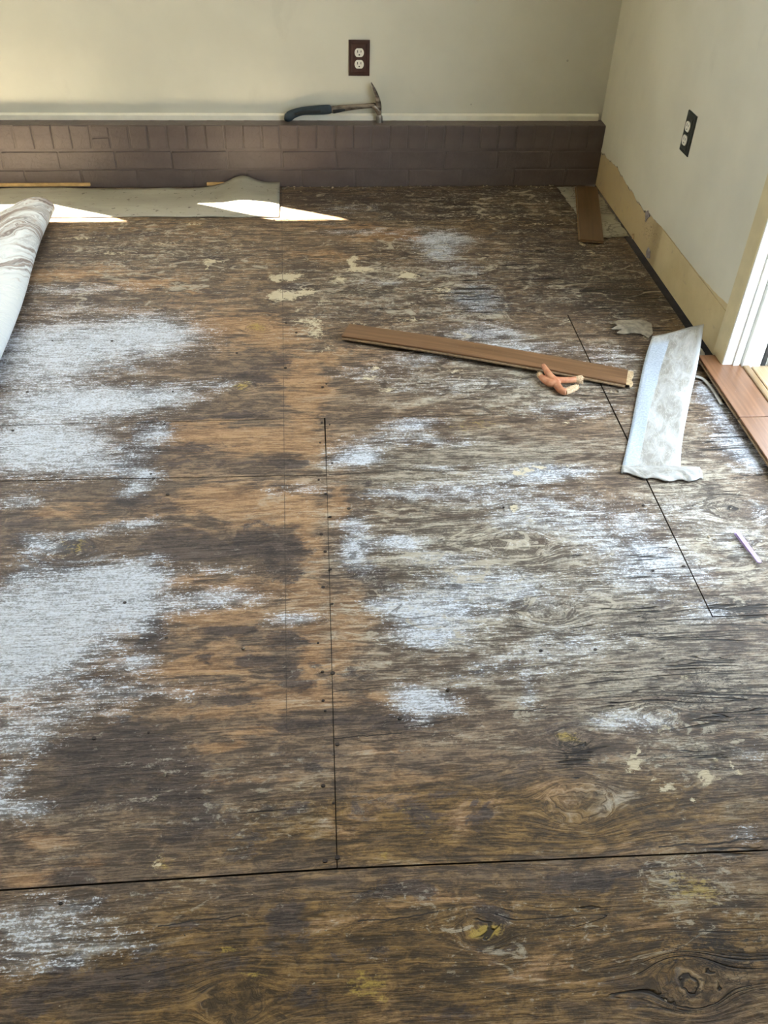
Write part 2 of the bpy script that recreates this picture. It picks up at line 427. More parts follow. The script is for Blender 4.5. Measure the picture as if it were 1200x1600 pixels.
def mat_fold():
    # folded-back vinyl: chalky felt with veneer torn off the floor; u along the sheet, v along the fold
    n = NT('felt_backing_with_veneer'); g = n.attr('sheet')
    u, v, w = n.sep(g)
    warp = n.noise(n.mapping(g, (3, 3, 1)), 1.0, 3)
    g2 = n.vmath('ADD', g, n.mapping(n.noise(n.mapping(g, (6, 6, 1)), 1.0, 4, out='Color'), (0, 0.22, 0)))
    st = n.noise(n.mapping(g2, (3.0, 42, 1)), 1.0, 6, 0.62, 0.4)
    stb = n.noise(n.mapping(g2, (2.2, 9, 1), (0, 3.3, 0)), 1.0, 4, 0.55)
    amt = n.math('ADD', n.math('MULTIPLY', n.math('SUBTRACT', st, 0.5), 3.4), n.math('MULTIPLY', n.math('SUBTRACT', stb, 0.5), 3.4))
    zone = n.step(v, 2.45, 2.95, -0.36, 0.72)
    f = n.step(n.math('ADD', amt, zone), 0.0, 0.9)
    fiber = n.noise(n.mapping(g2, (9, 160, 1)), 1.0, 4, 0.6)
    pale = n.mix(n.step(fiber, 0.3, 0.7), (0.62, 0.67, 0.70), (0.74, 0.77, 0.78))
    brown = n.mix(n.step(fiber, 0.35, 0.65), (0.11, 0.075, 0.062), (0.34, 0.265, 0.23))
    col = n.mix(n.math('MULTIPLY', f, 0.9), pale, brown)
    return n.out(col, 0.75, n.bump(n.math('ADD', st, n.math('MULTIPLY', fiber, 0.5)), 0.3, 0.002), 0.25)
M['fold'] = mat_fold()

def mat_white_strip():
    n = NT('white_vinyl_strip'); g = n.attr('sheet')
    u, v, w = n.sep(g)            # u 0..1 across, v 0..1 along (0 = near end)
    wob = n.noise(n.mapping(g, (1, 5, 1)), 1.0, 3)
    edge = n.math('ADD', n.math('ADD', 0.27, n.math('MULTIPLY', n.math('POWER', v, 2.0), 0.14)), n.math('MULTIPLY', n.math('SUBTRACT', wob, 0.5), 0.10))
    felt = n.math('MULTIPLY', n.step(u, n.math('ADD', edge, 0.012), n.math('SUBTRACT', edge, 0.012)), n.step(v, 0.93, 0.86))
    sp = n.noise(n.mapping(g, (26, 110, 1)), 1.0, 3, 0.7)
    feltc = n.mix(n.step(sp, 0.3, 0.7), (0.34, 0.40, 0.48), (0.50, 0.56, 0.64))
    glue = n.noise(n.mapping(g, (4, 9, 1)), 1.0, 6, 0.65, 0.8)
    gluec = n.mix(n.step(glue, 0.30, 0.72), (0.26, 0.245, 0.215), (0.47, 0.475, 0.47))
    wisp = n.step(n.math('ABSOLUTE', n.math('SUBTRACT', n.noise(n.mapping(g, (7, 10, 1)), 1.0, 4, 0.6, 1.6), 0.5)), 0.03, 0.008)
    gluec = n.mix(n.math('MULTIPLY', wisp, 0.4), gluec, (0.55, 0.53, 0.47))
    rim = n.math('MULTIPLY', n.math('SUBTRACT', 1.0, n.step(glue, 0.5, 0.7)), n.step(u, 0.88, 0.97))
    gluec = n.mix(rim, gluec, (0.52, 0.545, 0.57))
    smut = n.step(n.noise(n.mapping(g, (5, 4, 1), (3, 3, 3)), 1.0, 4), 0.60, 0.74)
    gluec = n.mix(n.math('MULTIPLY', smut, 0.55), gluec, (0.20, 0.19, 0.155))
    spot = n.step(n.noise(n.mapping(g, (26, 70, 1)), 1.0, 2), 0.735, 0.76)
    col = n.mix(felt, gluec, feltc)
    col = n.mix(n.math('MULTIPLY', spot, 0.8), col, (0.08, 0.075, 0.07))
    h = n.math('ADD', n.math('MULTIPLY', felt, 0.8), n.math('ADD', n.math('MULTIPLY', glue, 0.6), n.math('MULTIPLY', wisp, 0.4)))
    return n.out(col, 0.5, n.bump(h, 0.4, 0.002), 0.4)
M['white_strip'] = mat_white_strip()
M['scrap_vinyl'] = mat_plain('gray_scrap_vinyl', (0.40, 0.39, 0.36), 0.55, 0.3, 16, 0.2)

# ================================================================== THE SETTING
XR, YB, LEDGE, XL, YF, ZC = 1.155, 3.53, 3.46, -3.6, -4.2, 2.45
def wall_bm(horizontal, a0, a1, t0, t1, z0, z1, holes):
    """wall with rectangular openings; horizontal: axis of its length ('x' or 'y')"""
    bm = bmesh.new()
    aa = sorted({a0, a1, *[h[0] for h in holes], *[h[1] for h in holes]})
    zz = sorted({z0, z1, *[h[2] for h in holes], *[h[3] for h in holes]})
    for i in range(len(aa) - 1):
        for j in range(len(zz) - 1):
            ca, cz = (aa[i] + aa[i + 1]) / 2, (zz[j] + zz[j + 1]) / 2
            if any(h[0] < ca < h[1] and h[2] < cz < h[3] for h in holes): continue
            if horizontal == 'x': add_box(bm, aa[i], aa[i + 1], t0, t1, zz[j], zz[j + 1])
            else: add_box(bm, t0, t1, aa[i], aa[i + 1], zz[j], zz[j + 1])
    return bm
WIN_A = (-0.965, -0.62, 0.755, 2.05)     # narrow window above the picture, back wall
WIN_B = (-3.3, -1.41, 0.755, 2.05)
DOOR_Y0, DOOR_Y1, DOOR_Z = 1.10, 2.055, 2.05
wall_back = link('wall_back', from_bm(wall_bm('x', XL, XR + 0.2, YB, YB + 0.03, -0.05, ZC, [WIN_A, WIN_B]), 'wall_back'), M['wall_paint'])
tag(wall_back, kind='structure')
wall_left = tag(link('wall_left', from_bm(wall_bm('y', YF, YB + 0.03, XL - 0.1, XL, -0.05, ZC, []), 'wall_left'), M['wall_paint']), kind='structure')
wall_front = tag(link('wall_front', from_bm(wall_bm('x', XL, XR + 0.2, YF - 0.1, YF, -0.05, ZC, []), 'wall_front'), M['wall_paint']), kind='structure')
ceiling = tag(link('ceiling', box_mesh('ceiling', XL - 0.1, XR + 0.25, YF - 0.1, YB + 0.03, ZC, ZC + 0.1), M['ceiling_white']), kind='structure')
# unseen eave added outside the back wall to cut the sun to a strip
eave = tag(link('added_sun_eave', box_mesh('added_sun_eave', -6.0, 3.0, YB + 0.03, YB + 0.40, 2.47, 2.60), M['trim_white']), kind='structure')
ground = tag(link('ground_outside', box_mesh('ground_outside', -14, 14, -14, 14, -0.40, -0.30), mat_plain('dry_ground', (0.30, 0.29, 0.24), 0.9, 0.2, 2)), kind='structure')

# right wall: bare cream board with the paint layer above a ragged torn edge
wall_right = link('wall_right', from_bm(wall_bm('y', YF, YB + 0.03, XR, XR + 0.12, 0.002, ZC, [(DOOR_Y0, DOOR_Y1, 0.0, DOOR_Z)]), 'wall_right'), M['drywall_cream'])
tag(wall_right, kind='structure')
def ragged_paint():
    prof = [(3.53, 0.135), (3.485, 0.127), (3.40, 0.134), (3.246, 0.146), (3.10, 0.134), (2.949, 0.123), (2.89, 0.122), (2.845, 0.131), (2.684, 0.144), (2.53, 0.142), (2.383, 0.144), (2.25, 0.150), (2.118, 0.163), (2.05, 0.163)]
    bm = bmesh.new()
    ys = np.linspace(YB, DOOR_Y1 + 0.062, 150)
    py = [p[0] for p in prof][::-1]; pz = [p[1] for p in prof][::-1]
    rs = np.random.RandomState(3)
    jit = rs.normal(0, 1, len(ys)); jit = np.convolve(jit, [0.25, 0.5, 0.25], 'same')
    rows = []
    for y, j in zip(ys, jit):
        rag = 0.0032 if y > 2.75 else 0.0010
        z = float(np.interp(y, py, pz)) + j * rag
        rows.append((y, z))
    t = 0.0022
    A = [bm.verts.new((XR - t, y, z)) for y, z in rows]
    Bv = [bm.verts.new((XR - t, y, ZC)) for y, z in rows]
    Cv = [bm.verts.new((XR + 0.001, y, z)) for y, z in rows]
    for i in range(len(rows) - 1):
        bm.faces.new((A[i], A[i + 1], Bv[i + 1], Bv[i]))
        bm.faces.new((A[i], Cv[i], Cv[i + 1], A[i + 1]))
    # above and beyond the door
    for (y0, y1, z0, z1) in ((DOOR_Y0 - 0.062, DOOR_Y1 + 0.062, DOOR_Z + 0.062, ZC), (YF, DOOR_Y0 - 0.062, 0.15, ZC)):
        add_box(bm, XR - t, XR + 0.001, y0, y1, z0, z1)
    return from_bm(bm, 'paint_layer'), rows
pm, edge_rows = ragged_paint()
link('paint_layer', pm, M['wall_paint'], wall_right)
# torn paper rim along the ragged edge
bm = bmesh.new()
rs = np.random.RandomState(11)
er = [r for r in edge_rows if r[0] > 2.76]
w = np.convolve(rs.uniform(0, 1, len(er)), [0.3, 0.4, 0.3], 'same')
a = [bm.verts.new((XR - 0.0030, y, z + 0.0005 + 0.004 * ww)) for (y, z), ww in zip(er, w)]
b = [bm.verts.new((XR - 0.0012, y, z - 0.001 - 0.007 * max(0, ww - 0.35))) for (y, z), ww in zip(er, w)]
for i in range(len(er) - 1):
    bm.faces.new((a[i], a[i + 1], b[i + 1], b[i]))
link('torn_edge', from_bm(bm, 'torn_edge'), M['torn_paper'], wall_right)
def wall_chip(y, z, pts, mat):
    bm = bmesh.new()
    f = [bm.verts.new((XR - 0.0032, y + p[0], z + p[1])) for p in pts]
    bk = [bm.verts.new((XR, y + p[0], z + p[1])) for p in pts]
    bm.faces.new(f)
    for i in range(len(pts)):
        bm.faces.new((f[i], f[(i + 1) % len(pts)], bk[(i + 1) % len(pts)], bk[i]))
    link('plaster_chip', from_bm(bm, 'plaster_chip'), mat, wall_right)
wall_chip(2.858, 0.118, [(-0.022, 0.010), (0.0, 0.022), (0.020, 0.008), (0.012, -0.006), (0.004, -0.020), (-0.006, -0.004)], M['gray_chip'])
wall_chip(2.775, 0.014, [(-0.02, 0.0), (-0.01, 0.022), (0.012, 0.026), (0.02, 0.008), (0.008, -0.01)], M['gray_chip'])
wall_chip(2.945, 0.006, [(-0.012, 0.0), (-0.004, 0.016), (0.006, 0.012), (0.014, 0.002), (0.0, -0.006)], M['pale_core'])
# cream lower board nearer the door stands a little proud
bm = bmesh.new(); add_box(bm, XR - 0.0018, XR, DOOR_Y1 + 0.066, 2.705, 0.012, 0.139)
link('lower_board', from_bm(bm, 'lower_board'), M['drywall_cream'], wall_right)

# ---------------- brick plinth below the back wall
plinth = link('brick_plinth', box_mesh('brick_plinth', XL, XR, LEDGE + 0.0029, YB, -0.02, 0.2285), M['brick'], wall_back)
def brick_mesh(name, w, h, d, rnd, bev=0.0035):
    bm = bmesh.new()
    vsb = add_box(bm, -w / 2, w / 2, 0, d, -h / 2, h / 2)
    for v in vsb:
        v.co += Vector((random.uniform(-rnd, rnd), random.uniform(-rnd, rnd) if v.co.y < d / 2 else 0, random.uniform(-rnd, rnd)))
    bmesh.ops.bevel(bm, geom=bm.edges[:], offset=bev, segments=2, affect='EDGES', profile=0.6)
    me = from_bm(bm, name)
    me.materials.append(M['brick'])
    return me
row_top = [brick_mesh('brick', 0.0640, 0.0855, 0.068, 0.0014) for k in range(5)]
row_str = [brick_mesh('brick', 0.2025, 0.0655, 0.05, 0.0014) for k in range(4)]
row_half = [brick_mesh('brick', 0.0615, 0.039, 0.068, 0.001) for k in range(2)]
x = -1.385; k = 0
while x < XR - 0.03:
    wj = 0.0695 + random.uniform(-0.0015, 0.0015)
    if -0.80 < x < -0.745 + 0.0:       # one rowlock is split in two
        for zz, mi in ((0.163, 0), (0.2075, 1)):
            link('brick', row_half[mi], None, plinth, (x, LEDGE + random.uniform(-0.0012, 0.001), zz))
    else:
        link('brick', row_top[random.randrange(5)], None, plinth, (x, LEDGE + random.uniform(-0.0015, 0.0012), 0.1855))
    x += wj; k += 1
for zc, off in ((0.1015, -1.445), (0.031, -1.375)):
    x = off
    while x < XR - 0.02:
        me = row_str[random.randrange(4)]
        if x + 0.10 > XR:
            wd = XR - (x - 0.10) - 0.002
            if wd > 0.03:
                link('brick', brick_mesh('brick', wd, 0.0635, 0.05, 0.001), None, plinth, (x - 0.10 + wd / 2, LEDGE, zc))
            break
        link('brick', me, None, plinth, (x, LEDGE + random.uniform(-0.0015, 0.0012), zc + random.uniform(-0.001, 0.001)))
        x += 0.2085
# chipped mortar flake at the top of the ledge
bm = bmesh.new()
vv = [bm.verts.new(p) for p in ((0, 0, 0), (0.030, -0.002, -0.001), (0.046, -0.005, -0.007), (0.040, -0.004, -0.016), (0.018, -0.003, -0.012))]
bm.faces.new(vv); link('paint_flake', from_bm(bm, 'paint_flake'), M['brick'], plinth, (-0.735, LEDGE - 0.001, 0.227))
# white trim along the top of the plinth
bm = bmesh.new()
xs = np.linspace(XL, 1.138, 90)
prof = ((-0.011, 0.0), (-0.010, 0.018), (-0.004, 0.024), (0.0, 0.024), (0.0, 0.0))
rings = [[bm.verts.new((float(xx), YB + p[0], 0.2275 + p[1] + (0.0009 * math.sin(xx * 23) + 0.0007 * math.sin(xx * 57 + 1) if p[1] == 0 else 0))) for p in prof] for xx in xs]
for ra_, rb_ in zip(rings, rings[1:]):
    for q in range(5):
        bm.faces.new((ra_[q], ra_[(q + 1) % 5], rb_[(q + 1) % 5], rb_[q]))
bm.faces.new(rings[0]); bm.faces.new(rings[-1][::-1])
tag(link('trim_1', from_bm(bm, 'trim_1'), M['trim_white']), kind='structure')

# ---------------- windows above / beside the picture
def window_frame(name, horizontal, a0, a1, z0, z1, t, mat):
    bm = bmesh.new(); f = 0.02
    def bx(p0, p1, q0, q1):
        if horizontal == 'x': add_box(bm, p0, p1, t - 0.004, t + 0.02, q0, q1)
        else: add_box(bm, t - 0.02, t + 0.004, p0, p1, q0, q1)
    bx(a0 - 0.05, a0, z0 - 0.05, z1 + 0.05); bx(a1, a1 + 0.05, z0 - 0.05, z1 + 0.05)
    bx(a0, a1, z1, z1 + 0.05); bx(a0, a1, z0 - 0.05, z0)
    tag(link(name, from_bm(bm, name), mat), kind='structure')
window_frame('window_1', 'x', WIN_A[0], WIN_A[1], WIN_A[2], WIN_A[3], YB - 0.006, M['trim_white'])
window_frame('window_2', 'x', WIN_B[0], WIN_B[1], WIN_B[2], WIN_B[3], YB - 0.006, M['trim_white'])

# ---------------- doorway
door = empty('door_1', (XR, DOOR_Y1, 0)); tag(door, kind='structure')
def door_part(name, x0, x1, y0, y1, z0, z1, mat, bev=0.002):
    o = link(name, box_mesh(name, x0 - XR, x1 - XR, y0 - DOOR_Y1, y1 - DOOR_Y1, z0, z1, bev), mat, door)
    return o
door_part('casing', XR - 0.018, XR + 0.004, DOOR_Y1, DOOR_Y1 + 0.066, 0.022, DOOR_Z + 0.066, M['casing_cream'], 0.003)
door_part('casing', XR - 0.018, XR + 0.004, DOOR_Y0 - 0.066, DOOR_Y0, 0.022, DOOR_Z + 0.066, M['casing_cream'], 0.003)
door_part('casing', XR - 0.018, XR + 0.004, DOOR_Y0 - 0.066, DOOR_Y1 + 0.066, DOOR_Z, DOOR_Z + 0.066, M['casing_cream'], 0.003)
for nm, (y0, y1, s) in {'far': (DOOR_Y1 - 0.004, DOOR_Y1 + 0.02, -1), 'near': (DOOR_Y0 - 0.02, DOOR_Y0 + 0.004, 1)}.items():
    door_part('jamb', XR - 0.016, XR + 0.19, y0, y1, 0.018, DOOR_Z, M['jamb_white'])
    if s < 0:
        door_part('jamb_bead', XR + 0.012, XR + 0.030, y0 - 0.006, y0 + 0.002, 0.02, DOOR_Z, M['jamb_white'], 0.002)
        door_part('door_stop', XR + 0.036, XR + 0.088, y0 - 0.012, y0 + 0.002, 0.02, DOOR_Z, M['jamb_white'], 0.003)
        door_part('weatherstrip', XR + 0.091, XR + 0.104, y0 - 0.010, y0 + 0.002, 0.02, DOOR_Z, M['black_rubber'], 0.002)
        door_part('outer_stop', XR + 0.116, XR + 0.18, y0 - 0.02, y0 + 0.002, 0.02, DOOR_Z, M['jamb_white'], 0.003)
door_part('jamb', XR - 0.016, XR + 0.19, DOOR_Y0, DOOR_Y1, DOOR_Z - 0.004, DOOR_Z + 0.02, M['jamb_white'])
def grain_part(name, parent, loc, L, wdt, z0, z1, mat, bev=0.002, rz=math.pi / 2):
    """a board modelled along its own x axis so the grain follows it"""
    o = link(name, box_mesh(name, -L / 2, L / 2, -wdt / 2, wdt / 2, z0, z1, bev), mat, parent, loc)
    o.rotation_euler = (0, 0, rz)
    return o
LD = DOOR_Y1 - DOOR_Y0
grain_part('sill_strip', door, (0.047, -LD / 2 - 0.004, 0), LD - 0.006, 0.020, -0.02, 0.030, M['sill_wood'], 0.004)
grain_part('threshold', door, (0.088, -LD / 2 - 0.004, 0), LD - 0.008, 0.050, -0.02, 0.026, M['threshold_wood'], 0.004)
grain_part('threshold', door, (0.155, -LD / 2 - 0.004, 0), LD - 0.008, 0.076, -0.03, 0.016, M['deck_wood'], 0.004)
deck = empty('porch_deck', (XR + 0.2, 1.4, -0.03)); tag(deck, kind='structure')
for i in range(9):
    grain_part('deck_plank', deck, (0.07 + i * 0.145, 0, 0), 3.4, 0.139, -0.03, -0.002, M['deck_wood'], 0.003)

# ================================================================== THE PLYWOOD FLOOR
floor = tag(link('floor', box_mesh('floor', XL, XR + 0.02, YF, YB, -0.06, -0.019), M['dark_void']), kind='structure')

rs = np.random.RandomState(5)
def vnoise(x, y, seed):
    r = np.random.RandomState(seed); T = r.rand(128, 128)
    xi, yi = np.floor(x).astype(int), np.floor(y).astype(int)
    fx, fy = x - xi, y - yi
    fx = fx * fx * (3 - 2 * fx); fy = fy * fy * (3 - 2 * fy)
    g = lambda a, b: T[a % 128, b % 128]
    return (g(xi, yi) * (1 - fx) + g(xi + 1, yi) * fx) * (1 - fy) + (g(xi, yi + 1) * (1 - fx) + g(xi + 1, yi + 1) * fx) * fy - 0.5
def fbm(x, y, seed, o=4):
    s, a = 0, 1.0
    for k in range(o):
        s = s + a * vnoise(x * 2 ** k, y * 2 ** k, seed + k * 17); a *= 0.55
    return s
# surveyed stains, some shade and sky sheen painted in with them: layer -> (photo x, y, half width, half height in photo pixels, strength)
STAINS_AND_SHADE = {
'W': [(130,535,150,36,.95),(60,580,90,40,.6),(235,520,60,24,.9),(150,628,110,26,.95),(60,640,80,18,.7),(250,618,60,16,.6),(110,452,120,9,.4),(330,600,45,9,.4),(100,480,90,8,.3),
      (85,702,100,36,1.0),(40,690,60,30,.9),(160,725,50,18,.7),(248,683,24,16,.8),(225,742,30,12,.8),(215,764,26,10,.9),(470,765,40,8,.45),
      (25,785,36,13,.6),(215,820,45,9,.8),(60,853,34,13,.7),(120,832,70,7,.4),
      (100,955,125,60,1.2),(45,1030,75,48,1.15),(190,905,60,27,1.15),(15,985,60,80,1.0),(215,935,34,36,1.1),(345,932,75,14,.6),(455,968,42,10,.75),(300,945,70,14,.4),(215,1038,40,14,.65),(190,1082,80,18,.55),(80,1118,100,22,.55),(25,1155,60,22,.6),(30,1262,40,22,.55),(8,1230,28,50,.5),(60,1437,90,36,.5),(25,1490,60,36,.5),(150,1478,80,26,.28),(330,890,70,10,.35),(290,1085,60,10,.25),
      (552,716,42,15,1.0),(640,664,44,11,.65),(600,690,70,12,.35),(690,690,50,9,.4),(560,862,26,24,.9),(552,822,18,16,.55),(632,850,42,13,.8),(660,955,70,24,.85),(672,990,60,22,.95),(600,945,35,12,.6),(765,930,120,32,.55),(742,902,90,18,.5),(640,772,60,11,.45),(725,765,80,18,.5),(850,740,70,13,.85),(830,800,80,36,.45),(960,830,90,50,.42),(1010,895,60,34,.5),(1020,865,44,22,.5),(662,1100,55,22,.95),(636,1080,30,14,.7),(800,1040,100,26,.35),(832,1080,16,34,.4),(1000,1130,55,16,.55),(900,1000,110,26,.3),(700,870,70,14,.45),(560,830,30,40,.25),
      (688,374,48,14,.85),(690,396,26,15,.75),(740,465,38,26,.7),(752,520,60,14,.65),(790,545,110,10,.5),(650,560,50,9,.35),(590,582,70,13,.3),(720,602,110,16,.3),(960,560,60,16,.32),(550,327,50,7,.3),(560,362,60,5,.5),(600,440,60,8,.3),(715,420,40,10,.35),
      (1128,640,22,24,.65),(1155,690,36,34,.75),(1106,612,18,18,.6),(1160,850,34,26,.45),(1100,900,34,18,.45),(1105,962,44,14,.55),(1180,720,26,18,.6),(1080,800,40,30,.3),(1190,800,20,20,.5),(890,640,80,14,.35),(1180,1300,30,14,.4),(1180,1180,30,20,.3),(700,730,60,6,.4)],
'C': [(455,432,22,6,1.),(447,462,26,6,1.),(436,459,8,7,1.),(478,456,14,5,.9),(431,437,6,5,.8),(552,410,5,12,.9),(566,422,26,4,.9),(630,430,16,6,1.),(528,436,13,6,.8),(486,506,16,8,.65),(492,521,14,7,.7),(468,500,10,6,.6),(505,545,9,7,.55),(335,408,12,4,.8),(321,420,3,10,.7),(465,482,8,5,.5),(812,742,10,6,.8),(826,736,9,7,.7),(842,732,10,4,.8),(858,738,14,4,.5),(880,730,14,4,.5),(796,793,9,6,.8),
      (994,1182,5,12,1.),(1006,1198,11,9,1.),(1108,1212,14,8,.8),(1126,1190,8,9,.75),(1156,1206,5,10,.7),(1030,1233,12,5,.75),(1075,1249,8,5,.8),(1076,1279,6,7,.7),(1028,1138,8,11,.6),(1098,1225,10,5,.6),(1020,1222,10,8,.4),
      (560,505,20,5,.4),(640,500,30,5,.4),(600,520,20,4,.5),(500,470,14,6,.5),(690,452,22,4,.5),(780,340,30,4,.5),(830,350,34,4,.45),(640,345,18,3,.4),(585,575,9,5,.7),(575,590,14,6,.6),(610,608,14,4,.6),(715,580,16,4,.6),(880,500,10,5,.5),
      (908,382,5,3,.6),(921,394,6,4,.6),(935,410,3,6,.5),(950,430,3,6,.5),(965,450,3,5,.5),(985,475,4,8,.5),(1003,512,5,14,.6),(1010,520,4,12,.6),(1075,1062,7,5,.9),(900,660,20,5,.5),(245,1345,12,14,.6),(180,395,30,3,.5),(120,372,40,3,.5),(260,380,30,3,.4),(370,385,30,4,.4),(300,350,30,3,.4),(405,300,2,2,0)],
'Y': [(340,1480,24,8,1.),(585,1545,36,28,.75),(750,1452,24,13,1.4),(1100,1392,34,26,.55),(250,1345,24,16,.6),(405,512,16,9,.7),(372,603,18,8,.8),(110,855,26,16,.6),(893,1155,18,11,.8),(745,665,50,12,.4),(500,340,60,8,.4),(640,1265,60,60,.25),(1060,1400,60,40,.4),(500,520,40,12,.3),(590,1340,6,10,.9),(380,1525,30,8,.5)],
'D': [(150,470,110,10,.5),(330,456,45,5,.6),(120,398,120,18,.55),(380,590,45,11,.75),(420,562,40,16,.5),(240,600,70,6,.4),(180,570,80,6,.45),(470,415,32,10,.7),(455,447,22,6,.9),(640,392,44,18,.5),(850,362,90,30,.55),(900,405,110,44,.5),(790,430,110,26,.5),(1000,440,90,50,.45),(690,330,230,16,.75),(480,310,60,16,.6),(600,305,150,14,.7),(860,310,80,14,.6),(200,370,140,8,.5),(330,400,70,8,.5),(640,470,90,20,.35),(840,480,90,20,.55),(930,470,60,30,.5),(540,490,60,6,.5),(1060,480,30,40,.4),(820,300,130,8,.8),
      (222,708,38,44,1.1),(310,700,55,10,.7),(350,722,70,7,.55),(430,727,45,9,.75),(240,670,40,14,.5),(350,650,90,5,.6),(460,600,20,6,.3),
      (130,762,100,13,.55),(222,784,66,11,.8),(262,797,22,8,.9),(35,822,50,10,.7),(40,852,46,12,.8),(100,868,60,28,.75),(262,852,76,22,.95),(335,862,60,15,.85),(402,848,44,23,1.2),(445,858,36,18,.95),(432,892,34,18,.8),(30,898,60,14,.8),(120,890,60,12,.6),
      (240,1000,28,26,1.2),(232,978,16,10,1.),(360,988,38,7,1.2),(440,1000,44,11,.75),(400,1032,60,11,1.05),(455,1045,40,14,.85),(470,1068,34,9,.75),(130,1062,66,14,.65),(345,1095,46,8,.75),(470,1132,60,14,.85),(150,1165,95,24,1.),(250,1150,60,16,.8),(200,1205,150,46,.95),(100,1235,80,34,.7),(275,1240,60,28,.85),(312,1300,75,20,.75),(205,1332,90,13,.6),(130,1370,50,17,.85),(480,1180,50,20,.4),(420,1330,60,16,.35),(380,1270,90,14,.4),(150,1020,40,10,.4),(190,965,30,5,.5),
      (540,845,18,14,.6),(602,910,54,24,.85),(560,890,32,18,.5),(620,1132,95,13,.75),(560,1122,50,9,.75),(880,1130,50,26,.5),(560,1060,30,20,.35),(700,1050,60,14,.3),(900,770,50,20,.3),(700,1240,34,13,.5),(757,1280,15,34,.6),(642,1272,34,36,.5),(560,1268,30,30,.3),(640,1190,18,40,.35),(900,1180,44,36,.45),(1060,940,70,10,.35),(560,770,40,20,.3),(640,800,70,10,.3),
      (430,1442,40,36,.95),(150,1420,60,18,.6),(130,1545,90,36,.9),(40,1570,60,22,.8),(345,1505,60,16,.5),(240,1525,70,34,.75),(560,1400,45,10,.7),(622,1392,46,18,.7),(520,1502,34,18,.6),(765,1430,34,20,.7),(785,1482,30,30,.55),(900,1372,110,16,.75),(480,1560,70,16,.5),(690,1575,60,16,.5),(300,1440,70,10,.4),(1010,1540,50,30,.5),(985,1520,40,20,.4),(600,1490,50,14,.5),(340,1575,60,14,.5),(180,1400,100,8,.5)],
'O': [(330,1000,180,110,.42),(350,800,170,55,.42),(330,690,190,36,.42),(260,480,240,90,.26),(120,1110,120,30,.3),(560,560,60,30,.25),(100,430,100,11,.75),(212,448,34,9,.8),(245,441,36,7,.8),(303,457,20,4,1.),(380,505,70,18,.6),(430,525,60,26,.7),(470,590,42,30,.85),(478,622,34,34,.95),(500,560,60,14,.5),(330,520,40,14,.4),(150,415,70,6,.35),(220,355,60,4,.4),
      (330,680,115,12,.95),(420,702,80,14,.85),(482,700,26,40,.85),(300,660,80,6,.6),
      (350,782,90,20,.95),(440,802,72,20,.95),(484,850,24,60,.95),(60,802,70,10,.6),(300,905,70,16,.5),(400,920,70,15,.65),(330,966,70,8,.7),(492,1040,22,70,.9),(330,1040,70,18,.75),(285,1080,50,9,.55),(430,1080,60,12,.6),(350,1112,70,9,.8),(480,930,36,50,.6),(450,1100,44,14,.55),(345,1165,64,9,1.),(405,1142,64,9,.85),(355,1212,55,14,.6),(430,1215,34,6,.7),(60,1310,66,18,.75),(165,1345,50,8,.85),(45,1372,46,14,.85),(30,1110,50,14,.5),(150,1000,60,8,.2),(460,770,60,14,.6),(150,790,50,14,.5),
      (552,960,34,62,.95),(533,780,16,60,.75),(536,1000,16,70,.75),(575,1090,54,12,.85),(540,690,40,18,.4),(600,1230,80,40,.4),(850,1230,110,30,.45),(730,1280,40,24,.5),(680,1215,60,8,.5),(550,1300,40,30,.4),(620,1170,60,8,.5),
      (600,366,60,10,1.),(540,352,60,6,.8),(650,372,20,8,.9),(500,400,70,10,.5),(300,368,130,10,.4),(830,322,50,7,.6),(560,470,60,10,.35),(620,455,60,6,.35),(1130,770,60,14,.4),(1110,820,50,20,.35),(1120,930,40,10,.4),(720,620,40,8,.3),
      (700,1400,130,24,.4),(850,1500,220,46,.4),(640,1580,100,20,.4),(1010,1440,80,20,.25),(560,1440,70,14,.4),(20,1580,40,14,.5),(330,1450,60,8,.3),(960,1330,70,8,.4)],
'G': [(760,900,260,170,.95),(940,990,280,150,.9),(720,725,240,60,.85),(1120,1060,160,90,.75),(800,600,200,50,.65),(1100,800,110,170,.75),(960,880,140,80,.7),(760,1060,180,50,.6),(1130,1190,110,60,.55),(660,340,180,30,.35),(1000,590,60,60,.6),(350,1255,200,70,.3),(100,1260,110,70,.35),(760,540,120,40,.55),(1130,1390,110,40,.3),(1150,1540,90,50,.3),(100,1480,140,60,.4),(470,495,40,30,.25),(560,450,140,40,.35),(860,400,160,60,.25),(950,1240,60,30,.5)],
'B': [(600,1500,800,150,.95),(760,1280,480,80,.95),(560,1290,140,60,.8),(1060,470,110,90,.5),(780,340,300,44,.5),(300,1310,260,50,.35),(930,400,160,90,.4),(200,345,240,50,.35),(480,420,160,50,.3)],
'K': [(1000,900,150,50,.45),(1050,980,190,46,.7),(1110,1095,150,66,.95),(960,1075,120,30,.5),(897,1175,40,34,1.1),(930,1120,40,20,.5),(1130,1490,110,44,1.1),(1090,1550,110,40,.95),(900,420,160,60,.6),(970,455,90,46,.95),(742,470,60,36,.9),(1155,690,70,60,.75),(1080,1185,110,30,.85),(1150,955,70,24,1.15),(770,1450,40,40,.7),(720,1100,160,20,.3),(700,920,160,50,.28),(1000,1230,100,30,.5),(600,1170,130,40,.3),(700,1260,200,40,.2),(1000,520,60,30,.8),(1150,800,70,60,.5),(960,610,60,30,.6),(870,340,130,40,.45),(620,330,220,30,.4),(520,1470,80,40,.4),(560,1390,60,14,.8),(300,1500,240,60,.28),(350,1270,160,60,.22),(830,630,140,40,.35),(650,480,140,60,.35),(1150,1330,60,24,.7),(880,1000,100,40,.4),(400,1330,120,30,.3),(300,780,300,40,.12),(250,420,260,60,.2),(480,620,120,60,.15),(860,1440,160,60,.3)],
